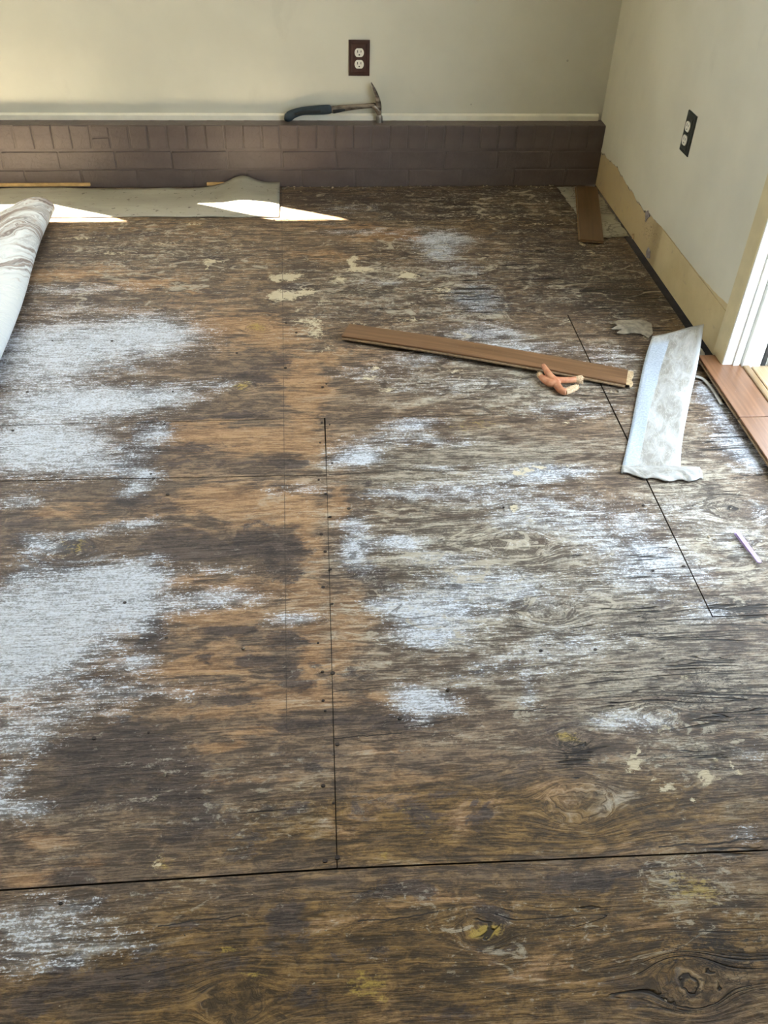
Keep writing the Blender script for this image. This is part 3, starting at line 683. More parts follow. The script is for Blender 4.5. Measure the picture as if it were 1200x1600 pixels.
'S': [(760,880,320,200,.38),(640,450,260,100,.50),(1100,800,130,230,.42),(1050,1130,180,130,.38),(820,600,250,60,.45),(150,1130,200,60,.2),(240,400,280,80,.44),(880,430,220,110,.46),(760,320,330,40,.46),(300,1250,300,120,.22),(850,1450,400,120,.27),(1080,1400,120,80,.45),(800,1120,240,60,.25),(250,1400,250,60,.2),(480,520,60,40,.4)],
}
KNOTS = [(405,512,15),(372,604,16),(140,630,20),(812,850,30),(861,954,24),(1146,795,24),(893,1155,18),(905,1255,36),(752,1452,24),(366,1566,32),(1076,1536,34),(797,794,9),(110,856,24),(1030,1120,20)]
def px_scale(px, py):
    p = at_z(px, py); a = at_z(px + 4, py); b = at_z(px, py - 4)
    return p, (a - p).length / 4, abs(b.y - p.y) / 4
SP = {}
for kx, lst in STAINS_AND_SHADE.items():
    arr = []
    for (px, py, rx, ry, v) in lst:
        p, sx, sy = px_scale(px, py)
        arr.append((p.x, p.y, rx * sx, ry * sy, v))
    SP[kx] = arr
KN = []
for (px, py, r_) in KNOTS:
    p, sx, sy = px_scale(px, py); KN.append((p.x, p.y, r_ * sx))

def stain_shade_fields(X, Y):
    wx = X + 0.030 * fbm(X * 9, Y * 22, 1) + 0.010 * fbm(X * 30, Y * 60, 41)
    wy = Y + 0.012 * fbm(X * 6, Y * 16, 2) + 0.006 * fbm(X * 28, Y * 60, 61)
    out = {}
    for k_, lst in SP.items():
        acc = np.zeros_like(X)
        for (cx, cy, rx, ry, v) in lst:
            d2 = ((wx - cx) / rx) ** 2 + ((wy - cy) / ry) ** 2
            s = v * np.exp(-np.power(d2, 1.15) * 0.9)
            if k_ in ('B', 'G', 'K', 'S'): acc = np.maximum(acc, s)
            else: acc = 1.25 - (1.25 - np.minimum(acc, 1.25)) * (1 - np.minimum(s, 1.25) / 1.25)
        out[k_] = acc
    gx, gy = X.copy(), Y + 0.008 * fbm(X * 3, Y * 6, 9)
    for (cx, cy, R) in KN:
        dx, dy = (X - cx) / 1.5, Y - cy
        r2 = dx * dx + dy * dy + 1e-9
        r = np.sqrt(r2)
        fall = np.exp(-np.maximum(0, r / R - 1) * 0.35)
        gy = np.where(r > R, gy - dy * (R * R / r2) * fall, np.where(r <= R, gy * 0 + cy + 0.008 * 0 + (R - r) * 0.40 + 0.012 * fbm(X * 40, Y * 60, 31), gy))
        gx = np.where(r <= R, cx + gx * 0, gx)
    return out, gx, gy

STEP = 0.0075
def ply_sheet(rects, label=None):
    """one sheet of plywood; rects: (corner lists) quads p00,p10,p11,p01 welded as one object"""
    V, Fc, base = [], [], 0
    sides = []
    for (p00, p10, p11, p01, dy_rows) in rects:
        L = max(abs(p10[0] - p00[0]), abs(p11[0] - p01[0])); H = max(abs(p01[1] - p00[1]), abs(p11[1] - p10[1]))
        us = np.linspace(0, 1, max(2, int(L / STEP) + 1))
        vs_ = np.linspace(0, 1, max(2, int(H / STEP) + 1)) if dy_rows is None else dy_rows
        U, T = np.meshgrid(us, vs_)
        X = (p00[0] * (1 - U) + p10[0] * U) * (1 - T) + (p01[0] * (1 - U) + p11[0] * U) * T
        Y = (p00[1] * (1 - U) + p10[1] * U) * (1 - T) + (p01[1] * (1 - U) + p11[1] * U) * T
        nj, ni = X.shape
        Z = 0.0012 * fbm(X * 4, Y * 4, 77)
        V.append(np.stack([X, Y, Z], -1).reshape(-1, 3))
        idx = np.arange(nj * ni).reshape(nj, ni) + base
        Fc.append(np.stack([idx[:-1, :-1], idx[:-1, 1:], idx[1:, 1:], idx[1:, :-1]], -1).reshape(-1, 4))
        base += nj * ni
        ring = np.concatenate([idx[0, :], idx[1:, -1], idx[-1, -2::-1], idx[-2:0:-1, 0]])
        sides.append(ring)
    V = np.concatenate(V); Fc = np.concatenate(Fc)
    ntop = len(Fc)
    ext, sf = [], []
    for ring in sides:
        up = V[ring].copy(); low = up.copy(); low[:, 2] = -0.0185
        n_r = len(ring); i0 = base; base += 2 * n_r; ext.append(up); ext.append(low)
        ar = np.arange(n_r); nx = np.roll(ar, -1)
        sf.append(np.stack([i0 + ar, i0 + n_r + ar, i0 + n_r + nx, i0 + nx], -1))
    V = np.concatenate([V] + ext); Fc = np.concatenate([Fc] + sf)
    me = bpy.data.meshes.new('plywood_sheet')
    me.vertices.add(len(V)); me.vertices.foreach_set('co', V.astype(np.float32).ravel())
    me.loops.add(len(Fc) * 4); me.loops.foreach_set('vertex_index', Fc.astype(np.int32).ravel())
    me.polygons.add(len(Fc)); me.polygons.foreach_set('loop_start', (np.arange(len(Fc)) * 4).astype(np.int32))
    mi = np.zeros(len(Fc), np.int32); mi[ntop:] = 1
    me.materials.append(M['plywood']); me.materials.append(M['ply_edge'])
    me.polygons.foreach_set('material_index', mi)
    me.update(calc_edges=True)
    S, gx, gy = stain_shade_fields(V[:, 0], V[:, 1])
    def col(nm, a_, b_, c_):
        at = me.attributes.new(nm, 'FLOAT_COLOR', 'POINT')
        at.data.foreach_set('color', np.stack([a_, b_, c_, np.ones_like(a_)], -1).astype(np.float32).ravel())
    col('stain_shade_a', S['W'], S['D'], S['O']); col('stain_b', S['G'], S['C'], S['K']); col('stain_shade_c', S['Y'], S['B'], S['S'])
    at = me.attributes.new('grain', 'FLOAT_VECTOR', 'POINT')
    at.data.foreach_set('vector', np.stack([gx, gy, np.zeros_like(gx)], -1).astype(np.float32).ravel())
    me.polygons.foreach_set('use_smooth', np.array([True] * ntop + [False] * (len(Fc) - ntop)))
    return link('plywood_sheet', me, None, floor)
XE = 1.128          # floor stops short of the right wall, leaving a dark gap
XW = -1.55
frow = np.concatenate([np.linspace(0, 0.80, 30)[:-1], np.linspace(0.80, 1, 70)])
ply_sheet([((XW, -1.3), (0.013, -1.3), (0.013, 0.6680), (XW, 0.6655), frow), ((0.013, -1.3), (XE, -1.3), (XE, 0.6455), (0.013, 0.6680), frow)])
ply_sheet([((XW, 0.6680), (0.0123, 0.6712), (0.0245, 1.6395), (XW, 1.6660), None)])
ply_sheet([((XW, 1.6685), (0.0245, 1.6420), (0.0250, 1.8745), (XW, 1.8765), None)])
ply_sheet([((0.0138, 0.6712), (0.7825, 0.6550), (0.7825, 1.8715), (0.0285, 1.8765), None),
           ((0.7825, 0.6550), (XE, 0.6478), (XE, 1.146), (0.7825, 1.146), None)])
ply_sheet([((0.7850, 1.148), (XE, 1.148), (XE, 2.395), (0.7880, 2.395), None)])
ply_sheet([((XW, 1.8795), (0.7830, 1.8745), (0.7845, 2.3965), (XW, 2.3965), None),
           ((XW, 2.3965), (0.7845, 2.3965), (0.7885, 3.455), (XW, 3.455), None),
           ((0.7845, 2.3965), (XE, 2.3965), (XE, 3.455), (0.7885, 3.455), None)])
# outlying boards that close the floor beyond the picture
ol = [(XW, XL), ]
link('plywood_sheet', box_mesh('plywood_sheet', XL, XW - 0.003, YF, YB, -0.0185, 0.0), M['ply_edge'], floor)
link('plywood_sheet', box_mesh('plywood_sheet', XW, XE, YF, -1.304, -0.0185, 0.0), M['ply_edge'], floor)

# nail and screw heads along the joints
bm = bmesh.new()
nails = [(503,661),(500,692),(515,664),(519,724),(498,750),(509,772),(516,808),(502,835),(508,862),(516,890),(505,918),(519,944),(504,1050),(520,1052),(508,1111),(527,1163),(505,1228),(521,1255),(508,1345),(527,1340),(195,942),(175,533),(43,613),(270,612),(257,663),(236,741),(240,748),(249,704),(262,773),(447,505),(446,575),(463,520),(370,552),(122,360),(96,497),(82,533),(95,1412),(64,1556),(545,795),(1020,892),(845,1017),(700,1078),(625,1123),(930,1015),(787,793),(1068,885),(1005,790),(380,1014),(260,997),(147,1154),(232,1145),(20,673),(505,1095),(497,1005),(510,600),(504,605)]
for (px, py) in nails:
    p = at_z(px, py, 0.0)
    r_ = random.uniform(0.0018, 0.0036)
    z = 0.0016
    a = [bm.verts.new((p.x + r_ * 1.25 * math.cos(t), p.y + r_ * math.sin(t), z)) for t in [k * math.pi / 4 for k in range(8)]]
    b_ = [bm.verts.new((v.co.x, v.co.y, -0.002)) for v in a]
    bm.faces.new(a)
    for k in range(8): bm.faces.new((a[k], b_[k], b_[(k + 1) % 8], a[(k + 1) % 8]))
nh = link('nail_heads', from_bm(bm, 'nail_heads'), mat_plain('rusty_nail', (0.030, 0.020, 0.015), 0.7, 0.3, 90), floor)
tag(nh, kind='stuff')
# lifted splinter of face veneer beside the white strip
jag = [(958, 503), (966, 500), (985, 500), (1004, 499), (1018, 505), (1020, 520), (1013, 528), (1004, 521), (990, 519), (975, 521), (964, 519), (972, 514), (956, 513), (965, 508)]
bm = bmesh.new()
tp = []
for i, (px, py) in enumerate(jag):
    lift = 0.004 + 0.014 * max(0, min(1, (1012 - px) / 50.0)) * (0.5 if py < 505 else 1.0)
    tp.append(at_z(px, py, lift))
top = [bm.verts.new(p) for p in tp]; bot = [bm.verts.new((p.x, p.y, p.z - 0.003)) for p in tp]
ctr = sum(tp, Vector()) / len(tp); ct = bm.verts.new(ctr + Vector((0, 0, 0.002)))
for i in range(len(tp)):
    k = (i + 1) % len(tp)
    bm.faces.new((top[i], top[k], ct)); bm.faces.new((top[i], bot[i], bot[k], top[k]))
bm.faces.new(bot[::-1])
link('veneer_splinter', from_bm(bm, 'veneer_splinter'), mat_plain('gray_splinter', (0.27, 0.235, 0.18), 0.8, 0.35, 45, 0.4, 90), floor)

# ================================================================== THINGS
# ---------------- receptacles
def rounded_plate(bm, w, h, y0, y1, inset, lip):
    """plate with a bevelled rim and a raised inner field, in the xz plane, front at -y"""
    def ring(hw, hh, y): return [bm.verts.new((sx * hw, y, sz * hh)) for sx, sz in ((-1, -1), (1, -1), (1, 1), (-1, 1))]
    rr = [ring(w / 2, h / 2, y0), ring(w / 2, h / 2, y0 - 0.003), ring(w / 2 - 0.0025, h / 2 - 0.0025, y1 + lip), ring(w / 2 - inset, h / 2 - inset, y1 + lip),
          ring(w / 2 - inset - 0.0025, h / 2 - inset - 0.0025, y1)]
    for a, b_ in zip(rr, rr[1:]):
        for k in range(4): bm.faces.new((a[k], a[(k + 1) % 4], b_[(k + 1) % 4], b_[k]))
    bm.faces.new(rr[-1])
def outlet(name, label, loc, rz, plate_mat, w, h):
    root = empty(name, loc, rz); tag(root, label, 'outlet')
    bm = bmesh.new(); rounded_plate(bm, w, h, 0.0, -0.0075, 0.011, 0.0022)
    link('cover_plate', from_bm(bm, 'cover_plate'), plate_mat, root)
    for s in (1, -1):
        bm = bmesh.new(); zc = s * 0.0195
        pts = []
        for k in range(28):
            t = 2 * math.pi * k / 28
            x_ = 0.0170 * math.cos(t); z_ = 0.0170 * math.sin(t)
            pts.append((x_, max(-0.0142, min(0.0142, z_))))
        fr = [bm.verts.new((px, -0.0098, zc + pz)) for px, pz in pts]; bk = [bm.verts.new((px, -0.004, zc + pz)) for px, pz in pts]
        bm.faces.new(fr)
        for k in range(28): bm.faces.new((fr[k], fr[(k + 1) % 28], bk[(k + 1) % 28], bk[k]))
        rec = link('receptacle', from_bm(bm, 'receptacle'), M['recept'], root)
        for (sx, hw, hh) in ((-0.0062, 0.0013, 0.0042), (0.0062, 0.0012, 0.0036)):
            link('slot', box_mesh('slot', sx - hw, sx + hw, -0.0101, -0.009, zc + 0.0040 - hh, zc + 0.0040 + hh), M['slot_black'], rec)
        bm = bmesh.new()
        hp = [(0.0028 * math.cos(t), 0.0028 * math.sin(t)) for t in [k * math.pi / 6 for k in range(12)]]
        fr = [bm.verts.new((a_, -0.0101, zc - 0.0075 + max(b2, -0.0018))) for a_, b2 in hp]; bm.faces.new(fr)
        link('ground_hole', from_bm(bm, 'ground_hole'), M['slot_black'], rec)
    bm = bmesh.new()
    sweep(bm, [Vector((0, -0.0072, 0)), Vector((0, -0.0088, 0)), Vector((0, -0.0094, 0))], [0.0032, 0.0032, 0.0018], [0.0032, 0.0032, 0.0018], (1, 0, 0), 12)
    link('screw', from_bm(bm, 'screw'), plate_mat, root)
    return root
M['recept'] = mat_plain('ivory_receptacle', (0.80, 0.78, 0.70), 0.35, 0.04, 30)
M['slot_black'] = mat_plain('slot_black', (0.01, 0.01, 0.01), 0.6, 0.1, 30)
M['plate_brown'] = mat_plain('dark_brown_plate', (0.052, 0.022, 0.016), 0.38, 0.25, 40)
M['plate_black'] = mat_plain('black_green_plate', (0.030, 0.034, 0.026), 0.35, 0.2, 40)
outlet('wall_outlet', 'dark brown duplex outlet on the back wall above the hammer', (0.206, YB, 0.4445), 0.0, M['plate_brown'], 0.0775, 0.1205)
outlet('wall_outlet', 'black duplex outlet on the right wall near the doorway', (XR - 0.0022, 2.679, 0.4485), -math.pi / 2, M['plate_black'], 0.068, 0.1165)

# ---------------- hammer leaning on the ledge
HY = 3.500
def hp(cx, cy, dy=0.0):      # a point in the hammer's own plane, from the photograph's close-up
    return at_y(400 + cx / 5.0, 40 + cy / 5.0, HY) + Vector((0, dy, 0))
h0 = Vector((0.0, HY, 0.2285))
ham = empty('hammer', h0); tag(ham, 'hammer with dark blue rubber grip lying on the brick ledge below the brown outlet', 'hammer')
UPX = 0.000482
def hl(lst):
    sm = smooth_path(lst, 5)
    return [hp(q[0], q[1]) - h0 for q in sm], [q[2] * UPX for q in sm]
M['grip'] = mat_plain('blue_black_rubber', (0.018, 0.034, 0.050), 0.55, 0.2, 60, 0.2, 300)
M['grip_dark'] = mat_plain('black_rubber_inlay', (0.008, 0.012, 0.016), 0.6, 0.2, 60)
def mat_steel():
    n = NT('worn_steel'); c = n.coord()
    b_ = n.noise(n.mapping(c, (25, 25, 60)), 1.0, 5)
    col = n.mix(n.step(b_, 0.35, 0.65), (0.075, 0.060, 0.048), (0.28, 0.24, 0.20))
    return n.out(col, 0.38, n.bump(n.noise(c, 160, 3), 0.1, 0.0005), 0.5, 0.75)
M['steel'] = mat_steel()
M['bright_steel'] = mat_plain('bright_steel', (0.34, 0.33, 0.31), 0.28, 0.15, 90, 0, 80, 0.5, 0.9)
bm = bmesh.new()
P, R = hl([(222, 712, 22), (250, 714, 36), (290, 690, 33), (360, 669, 30), (450, 662, 33), (530, 658, 35), (575, 655, 32), (590, 654, 24)])
sweep(bm, P, [min(r_, 0.0155) for r_ in R], R, (0, 1, 0), 18)
grip = link('grip', from_bm(bm, 'grip', True), M['grip'], ham)
bm = bmesh.new()
P, R = hl([(300, 684, 11), (360, 671, 13), (430, 665, 13), (505, 662, 10)])
P = [p + Vector((0, -0.0135, 0)) for p in P]
sweep(bm, P, [0.003] * len(P), R, (0, 1, 0), 12)
link('grip_inlay', from_bm(bm, 'grip_inlay', True), M['grip_dark'], grip)
bm = bmesh.new()
P, R = hl([(570, 657, 27), (640, 650, 26), (720, 641, 23), (820, 631, 19), (925, 622, 19)])
sweep(bm, P, [0.0085] * len(P), R, (0, 1, 0), 12)
shaft = link('shaft', from_bm(bm, 'shaft', True), M['steel'], ham)
bm = bmesh.new()
P, R = hl([(600, 668, 15), (650, 660, 13), (695, 653, 8)])
sweep(bm, [p + Vector((0, -0.0075, 0)) for p in P], [0.003] * len(P), R, (0, 1, 0), 10)
link('shaft_groove', from_bm(bm, 'shaft_groove', True), M['grip_dark'], shaft)
head = empty('head', (0, 0, 0)); head.parent = ham
bm = bmesh.new()
P, R = hl([(915, 622, 20), (938, 640, 24), (955, 660, 26), (962, 690, 19)])
sweep(bm, P, [0.013, 0.014] + [0.0145] * (len(P) - 2), R, (0, 1, 0), 14)
link('cheek', from_bm(bm, 'cheek', True), M['steel'], head)
bm = bmesh.new()
P, R = hl([(961, 680, 18), (962, 700, 19), (963, 708, 25), (965, 740, 26), (966, 756, 26), (966, 762, 22)])
sweep(bm, P, R, R, (0, 1, 0), 20)
link('striking_face', from_bm(bm, 'striking_face', True), M['bright_steel'], head)
for s in (-1, 1):
    bm = bmesh.new()
    P, R = hl([(955, 660, 25), (957, 615, 22), (948, 565, 16), (933, 520, 12), (915, 480, 8), (902, 452, 4)])
    n_ = len(P)
    P = [p + Vector((0, s * (0.005 + 0.006 * i / n_), 0)) for i, p in enumerate(P)]
    sweep(bm, P, [0.0085 - 0.004 * i / n_ for i in range(n_)], R, (0, 1, 0), 12)
    link('claw', from_bm(bm, 'claw', True), M['steel'], head)

# ---------------- gray vinyl strip left along the brick
def vinyl_strip():
    rows = []
    xs = np.concatenate([np.linspace(-1.62, -0.5, 40), np.linspace(-0.49, -0.104, 34)])
    for j in range(15):
        v = j / 14.0
        row = []
        for x_ in xs:
            y0 = 3.166 + 0.004 * math.sin(x_ * 7) + (0.0 if x_ < -0.3 else -0.006 * (x_ + 0.3) / 0.2)
            y1 = 3.438 + 0.004 * math.sin(x_ * 5 + 1)
            k = max(0.0, min(1.0, (x_ + 0.50) / 0.28)); k = k * k * (3 - 2 * k)
            y1 += 0.010 * k
            bumpz = 0.030 * math.exp(-((x_ + 0.245) / 0.06) ** 2) + 0.016 * k
            z = 0.0035 + bumpz * v ** 2.2 + 0.004 * k * math.exp(-((v - 0.35) / 0.2) ** 2) + 0.0012 * math.sin(x_ * 31 + v * 5) * (0.4 + k)
            if x_ < -0.5: z += 0.0025 * v * (1 + math.sin(x_ * 11))
            row.append((float(x_), y0 + (y1 - y0) * v, max(0.0030, z)))
        rows.append(row)
    return sheet_patch('vinyl_strip', rows, 0.0022)
st = link('vinyl_strip', vinyl_strip(), M['strip_vinyl'])
tag(st, 'long grey vinyl flooring strip lying against the brick with sunlit curled end', 'vinyl strip')

# pale raw wood battens at the foot of the brick
def wood_strip(label, x0, x1, y, z0, hgt):
    m_ = box_mesh('wood_strip', -(x1 - x0) / 2, (x1 - x0) / 2, -0.006, 0.006, 0, hgt, 0.001)
    o = link('wood_strip', m_, M['pale_wood'], None, ((x0 + x1) / 2, y, z0))
    return tag(o, label, 'wood strip', 'pale wood strips under the brick')
pA = at_y(140, 287, 3.445)
wood_strip('long pale wood strip at the foot of the brick behind the folded vinyl', -1.45, pA.x, 3.4525, 0.0085, 0.0105)
pB, pC = at_y(323, 289, 3.445), at_y(378, 289, 3.445)
wood_strip('short pale wood strip at the foot of the brick beside the curled strip end', pB.x, pC.x, 3.4525, 0.0088, 0.0100)

# ---------------- folded-back vinyl sheet at the left edge
def folded_vinyl():
    vs_ = np.linspace(3.14, 1.75, 90)
    # profile (x, z) from the lower layer round the fold to the upper layer, x relative to the fold's right edge
    prof = smooth_path([(-0.62, 0.004), (-0.42, 0.004), (-0.24, 0.004), (-0.13, 0.005), (-0.055, 0.010), (-0.012, 0.030), (0.0, 0.055), (-0.016, 0.080), (-0.052, 0.092), (-0.10, 0.082), (-0.16, 0.052), (-0.24, 0.024), (-0.36, 0.016), (-0.62, 0.014)], 5)
    al = [0.0]
    for a_, b_ in zip(prof, prof[1:]): al.append(al[-1] + math.hypot(b_[0] - a_[0], b_[1] - a_[1]))
    bm = bmesh.new(); lay = bm.verts.layers.float_vector.new('sheet')
    t = 0.0028
    def pt(i, y):
        k = (3.14 - y) / 0.96
        xr = -0.888 + 0.052 * k + 0.006 * math.sin(y * 6.0)
        hs = 1.0 - 0.18 * k + 0.05 * math.sin(y * 9 + 1)
        px, pz = prof[i]
        return Vector((xr + px * (1 - 0.1 * k), y + 0.02 * px, 0.0005 + pz * (hs if pz > 0.02 else 1)))
    G_ = [[pt(i, float(y)) for i in range(len(prof))] for y in vs_]
    outer, inner = [], []
    for j, y in enumerate(vs_):
        ro, ri = [], []
        for i in range(len(prof)):
            a_ = G_[j][min(i + 1, len(prof) - 1)] - G_[j][max(i - 1, 0)]
            nrm = Vector((a_.z, 0, -a_.x)).normalized()       # points outward of the fold
            p = G_[j][i]
            vo = bm.verts.new(p); vo[lay] = (al[i], y, 0)
            vi = bm.verts.new(p - nrm * t); vi[lay] = (al[i], y, 0)
            ro.append(vo); ri.append(vi)
        outer.append(ro); inner.append(ri)
    nj, ni = len(vs_), len(prof)
    for j in range(nj - 1):
        for i in range(ni - 1):
            bm.faces.new((outer[j][i], outer[j + 1][i], outer[j + 1][i + 1], outer[j][i + 1]))
            bm.faces.new((inner[j][i], inner[j][i + 1], inner[j + 1][i + 1], inner[j + 1][i]))
    for i in range(ni - 1):
        bm.faces.new((outer[0][i], outer[0][i + 1], inner[0][i + 1], inner[0][i]))
        bm.faces.new((outer[-1][i], inner[-1][i], inner[-1][i + 1], outer[-1][i + 1]))
    for j in range(nj - 1):
        bm.faces.new((outer[j][0], inner[j][0], inner[j + 1][0], outer[j + 1][0]))
        bm.faces.new((outer[j][-1], outer[j + 1][-1], inner[j + 1][-1], inner[j][-1]))
    return from_bm(bm, 'folded_vinyl_sheet', True)
fv = link('folded_vinyl_sheet', folded_vinyl(), M['fold'])
tag(fv, 'folded-back vinyl sheet with torn brown wood fibres on its white underside', 'vinyl sheet')

# ---------------- laminate planks
def plank(name, label, corners, ztop, thick, mat, core, bow=0.0, tongue=0.006, endchip=False, n=24):
    """corners on the floor: left-back, left-front, right-front, right-back"""
    lb, lf, rf, rb = [Vector((c[0], c[1], 0)) for c in corners]
    cl, cr_ = (lb + lf) / 2, (rb + rf) / 2
    ax = cr_ - cl; L = ax.length; ang = math.atan2(ax.y, ax.x)
    wd = ((lb - lf).length + (rb - rf).length) / 2 * abs(math.sin(math.atan2((lb - lf).y, (lb - lf).x) - ang))
    root = empty(name, ((cl + cr_) / 2), ang); tag(root, label, 'plank')
    def slab(nm, x0, x1, y0, y1, z0, z1, m_, par):
        bm = bmesh.new(); rings = []
        for i in range(n + 1):
            x_ = x0 + (x1 - x0) * i / n
            dz = bow * (1 - (2 * x_ / L) ** 2)
            c_ = 0.0012
            ring = [(y0, z0), (y1, z0), (y1, z1 - c_), (y1 - c_, z1), (y0 + c_, z1), (y0, z1 - c_)]
            rings.append([bm.verts.new((x_, a_, max(b_ + dz, 0.0022))) for a_, b_ in ring])
        for a_, b_ in zip(rings, rings[1:]):
            for k in range(6): bm.faces.new((a_[k], a_[(k + 1) % 6], b_[(k + 1) % 6], b_[k]))
        bm.faces.new(rings[0][::-1]); bm.faces.new(rings[-1])
        return link(nm, from_bm(bm, nm), m_, par)
    h = wd / 2
    zb = ztop - thick
    xr = L / 2 - (0.014 if endchip else 0.0)
    slab('laminate_face', -L / 2, xr, -h, h, ztop - 0.0055, ztop, mat, root)
    core_o = slab('fibre_core', -L / 2 + 0.001, xr - 0.001, -h + 0.002, h - 0.002, zb, ztop - 0.0055, core, root)
    slab('tongue', -L / 2 + 0.002, xr - 0.002, -h - tongue, -h + 0.003, zb + 0.002, zb + thick * 0.5, core, core_o)
    if endchip:
        bm = bmesh.new(); pts = []
        for i in range(9):
            y_ = -h + 2 * h * i / 8
            pts.append((L / 2 - 0.016 + random.uniform(0.010, 0.020), y_))
        a_ = [bm.verts.new((p[0], p[1], ztop - 0.003)) for p in pts]; b_ = [bm.verts.new((xr - 0.003, p[1], ztop - 0.002)) for p in pts]
        c_ = [bm.verts.new((p[0] + 0.002, p[1], zb + 0.001)) for p in pts]
        for i in range(8):
            bm.faces.new((a_[i], a_[i + 1], b_[i + 1], b_[i])); bm.faces.new((a_[i], c_[i], c_[i + 1], a_[i + 1]))
        link('torn_end', from_bm(bm, 'torn_end'), M['pale_core'], root)
    return root
zt = 0.016
plank('laminate_plank', 'long narrow brown laminate plank lying askew across the plywood',
      [at_z(545, 507, zt)[:2], at_z(535, 523, zt)[:2], at_z(983, 602, zt)[:2], at_z(993, 578, zt)[:2]], zt, 0.012, M['laminate'], M['fibre_core'], bow=0.007, endchip=True)
zt2 = 0.0165
plank('laminate_plank', 'short brown laminate plank lying on veined vinyl in the room corner',
      [at_z(934, 290, zt2)[:2], at_z(900, 292, zt2)[:2], at_z(907, 376, zt2)[:2], at_z(943, 374, zt2)[:2]], zt2, 0.010, M['laminate_corner'], M['fibre_core'], bow=0.0, tongue=0.004)

# reddish boards set at the doorway edge
def door_board(label, y0, y1):
    zt3 = 0.026
    x0, x1 = XR - 0.066, XR + 0.036
    root = empty('threshold_board', ((x0 + x1) / 2, (y0 + y1) / 2, 0), math.pi / 2); tag(root, label, 'plank', 'reddish boards at the doorway')
    L = abs(y1 - y0); w_ = x1 - x0
    link('board_face', box_mesh('board_face', -L / 2, L / 2, -w_ / 2, w_ / 2, zt3 - 0.005, zt3, 0.0015), M['laminate_red'], root)
    link('board_core', box_mesh('board_core', -L / 2 + 0.002, L / 2 - 0.002, -w_ / 2 + 0.004, w_ / 2 - 0.006, zt3 - 0.013, zt3 - 0.005), M['fibre_core'], root)
    link('board_tongue', box_mesh('board_tongue', -L / 2 + 0.002, L / 2 - 0.002, w_ / 2 - 0.008, w_ / 2 + 0.004, zt3 - 0.010, zt3 - 0.0065), M['fibre_core'], root)
    link('bearer', box_mesh('bearer', -L / 2 + 0.01, L / 2 - 0.01, -w_ / 2 + 0.03, w_ / 2 - 0.045, -0.0180, zt3 - 0.013), M['dark_void'], root)
    return root
door_board('reddish brown laminate board at the doorway below the white jamb', 1.800, 2.105)
door_board('reddish brown laminate board at the doorway farther from the white jamb', 1.125, 1.797)

# ---------------- vinyl scraps on the right
def quad_patch(name, tl, tr, br, bl, nu, nv, zfun, thick, warp=0.0, seed=1):
    """corners as (x, y); rows from near (v=0) to far (v=1); stores sheet coordinates"""
    rr = random.Random(seed)
    rows, uv = [], []
    for j in range(nv + 1):
        v = j / nv; row = []
        for i in range(nu + 1):
            u = i / nu
            x_ = (bl[0] * (1 - u) + br[0] * u) * (1 - v) + (tl[0] * (1 - u) + tr[0] * u) * v
            y_ = (bl[1] * (1 - u) + br[1] * u) * (1 - v) + (tl[1] * (1 - u) + tr[1] * u) * v
            if i in (0, nu): x_ += rr.uniform(-warp, warp)
            if j in (0, nv): y_ += rr.uniform(-warp, warp)
            row.append((x_, y_, zfun(u, v))); uv.append((u, v))
        rows.append(row)
    me = sheet_patch(name, rows, thick)
    at = me.attributes.new('sheet', 'FLOAT_VECTOR', 'POINT')
    allv = [(u, v, 0) for (u, v) in uv] * 2
    at.data.foreach_set('vector', np.array(allv, np.float32).ravel())
    return me
# the white strip: stiff, far end sprung up off the floor towards the wall
def white_strip():
    L_edge = [(970, 737), (985, 672), (997, 610), (1008, 560), (1019, 526)]
    R_edge = [(1063, 741), (1066, 690), (1078, 626), (1090, 570), (1100, 506)]
    zz = [0.004, 0.005, 0.009, 0.020, 0.048]
    zr = [0.004, 0.006, 0.014, 0.034, 0.078]
    Lp = smooth_path([tuple(at_z(p[0], p[1], z)) for p, z in zip(L_edge, zz)], 8)
    Rp = smooth_path([tuple(at_z(p[0], p[1], z)) for p, z in zip(R_edge, zr)], 8)
    rows, uv = [], []
    nv = len(Lp) - 1; nu = 16
    rr = random.Random(4)
    for j in range(nv + 1):
        v = j / nv
        row = []
        for i in range(nu + 1):
            u = i / nu
            p = [a_ * (1 - u) + b_ * u for a_, b_ in zip(Lp[j], Rp[j])]
            p[2] += 0.004 * math.sin(u * math.pi) * math.sin(v * math.pi) + 0.0012 * math.sin(u * 9 + v * 14)
            if j == 0: p[1] += rr.uniform(-0.006, 0.003); 
            row.append((p[0], p[1], max(p[2], 0.0035))); uv.append((u, v, 0))
        rows.append(row)
    me = sheet_patch('strip_body', rows, 0.0022)
    at = me.attributes.new('sheet', 'FLOAT_VECTOR', 'POINT')
    at.data.foreach_set('vector', np.array(uv * 2, np.float32).ravel())
    return me
ws = empty('vinyl_strip', at_z(1035, 650, 0.0)); tag(ws, 'white vinyl strip with blue-grey edge leaning near the doorway, far end lifted', 'vinyl strip')
b_o = link('strip_body', white_strip(), M['white_strip'], ws); b_o.location = -ws.location
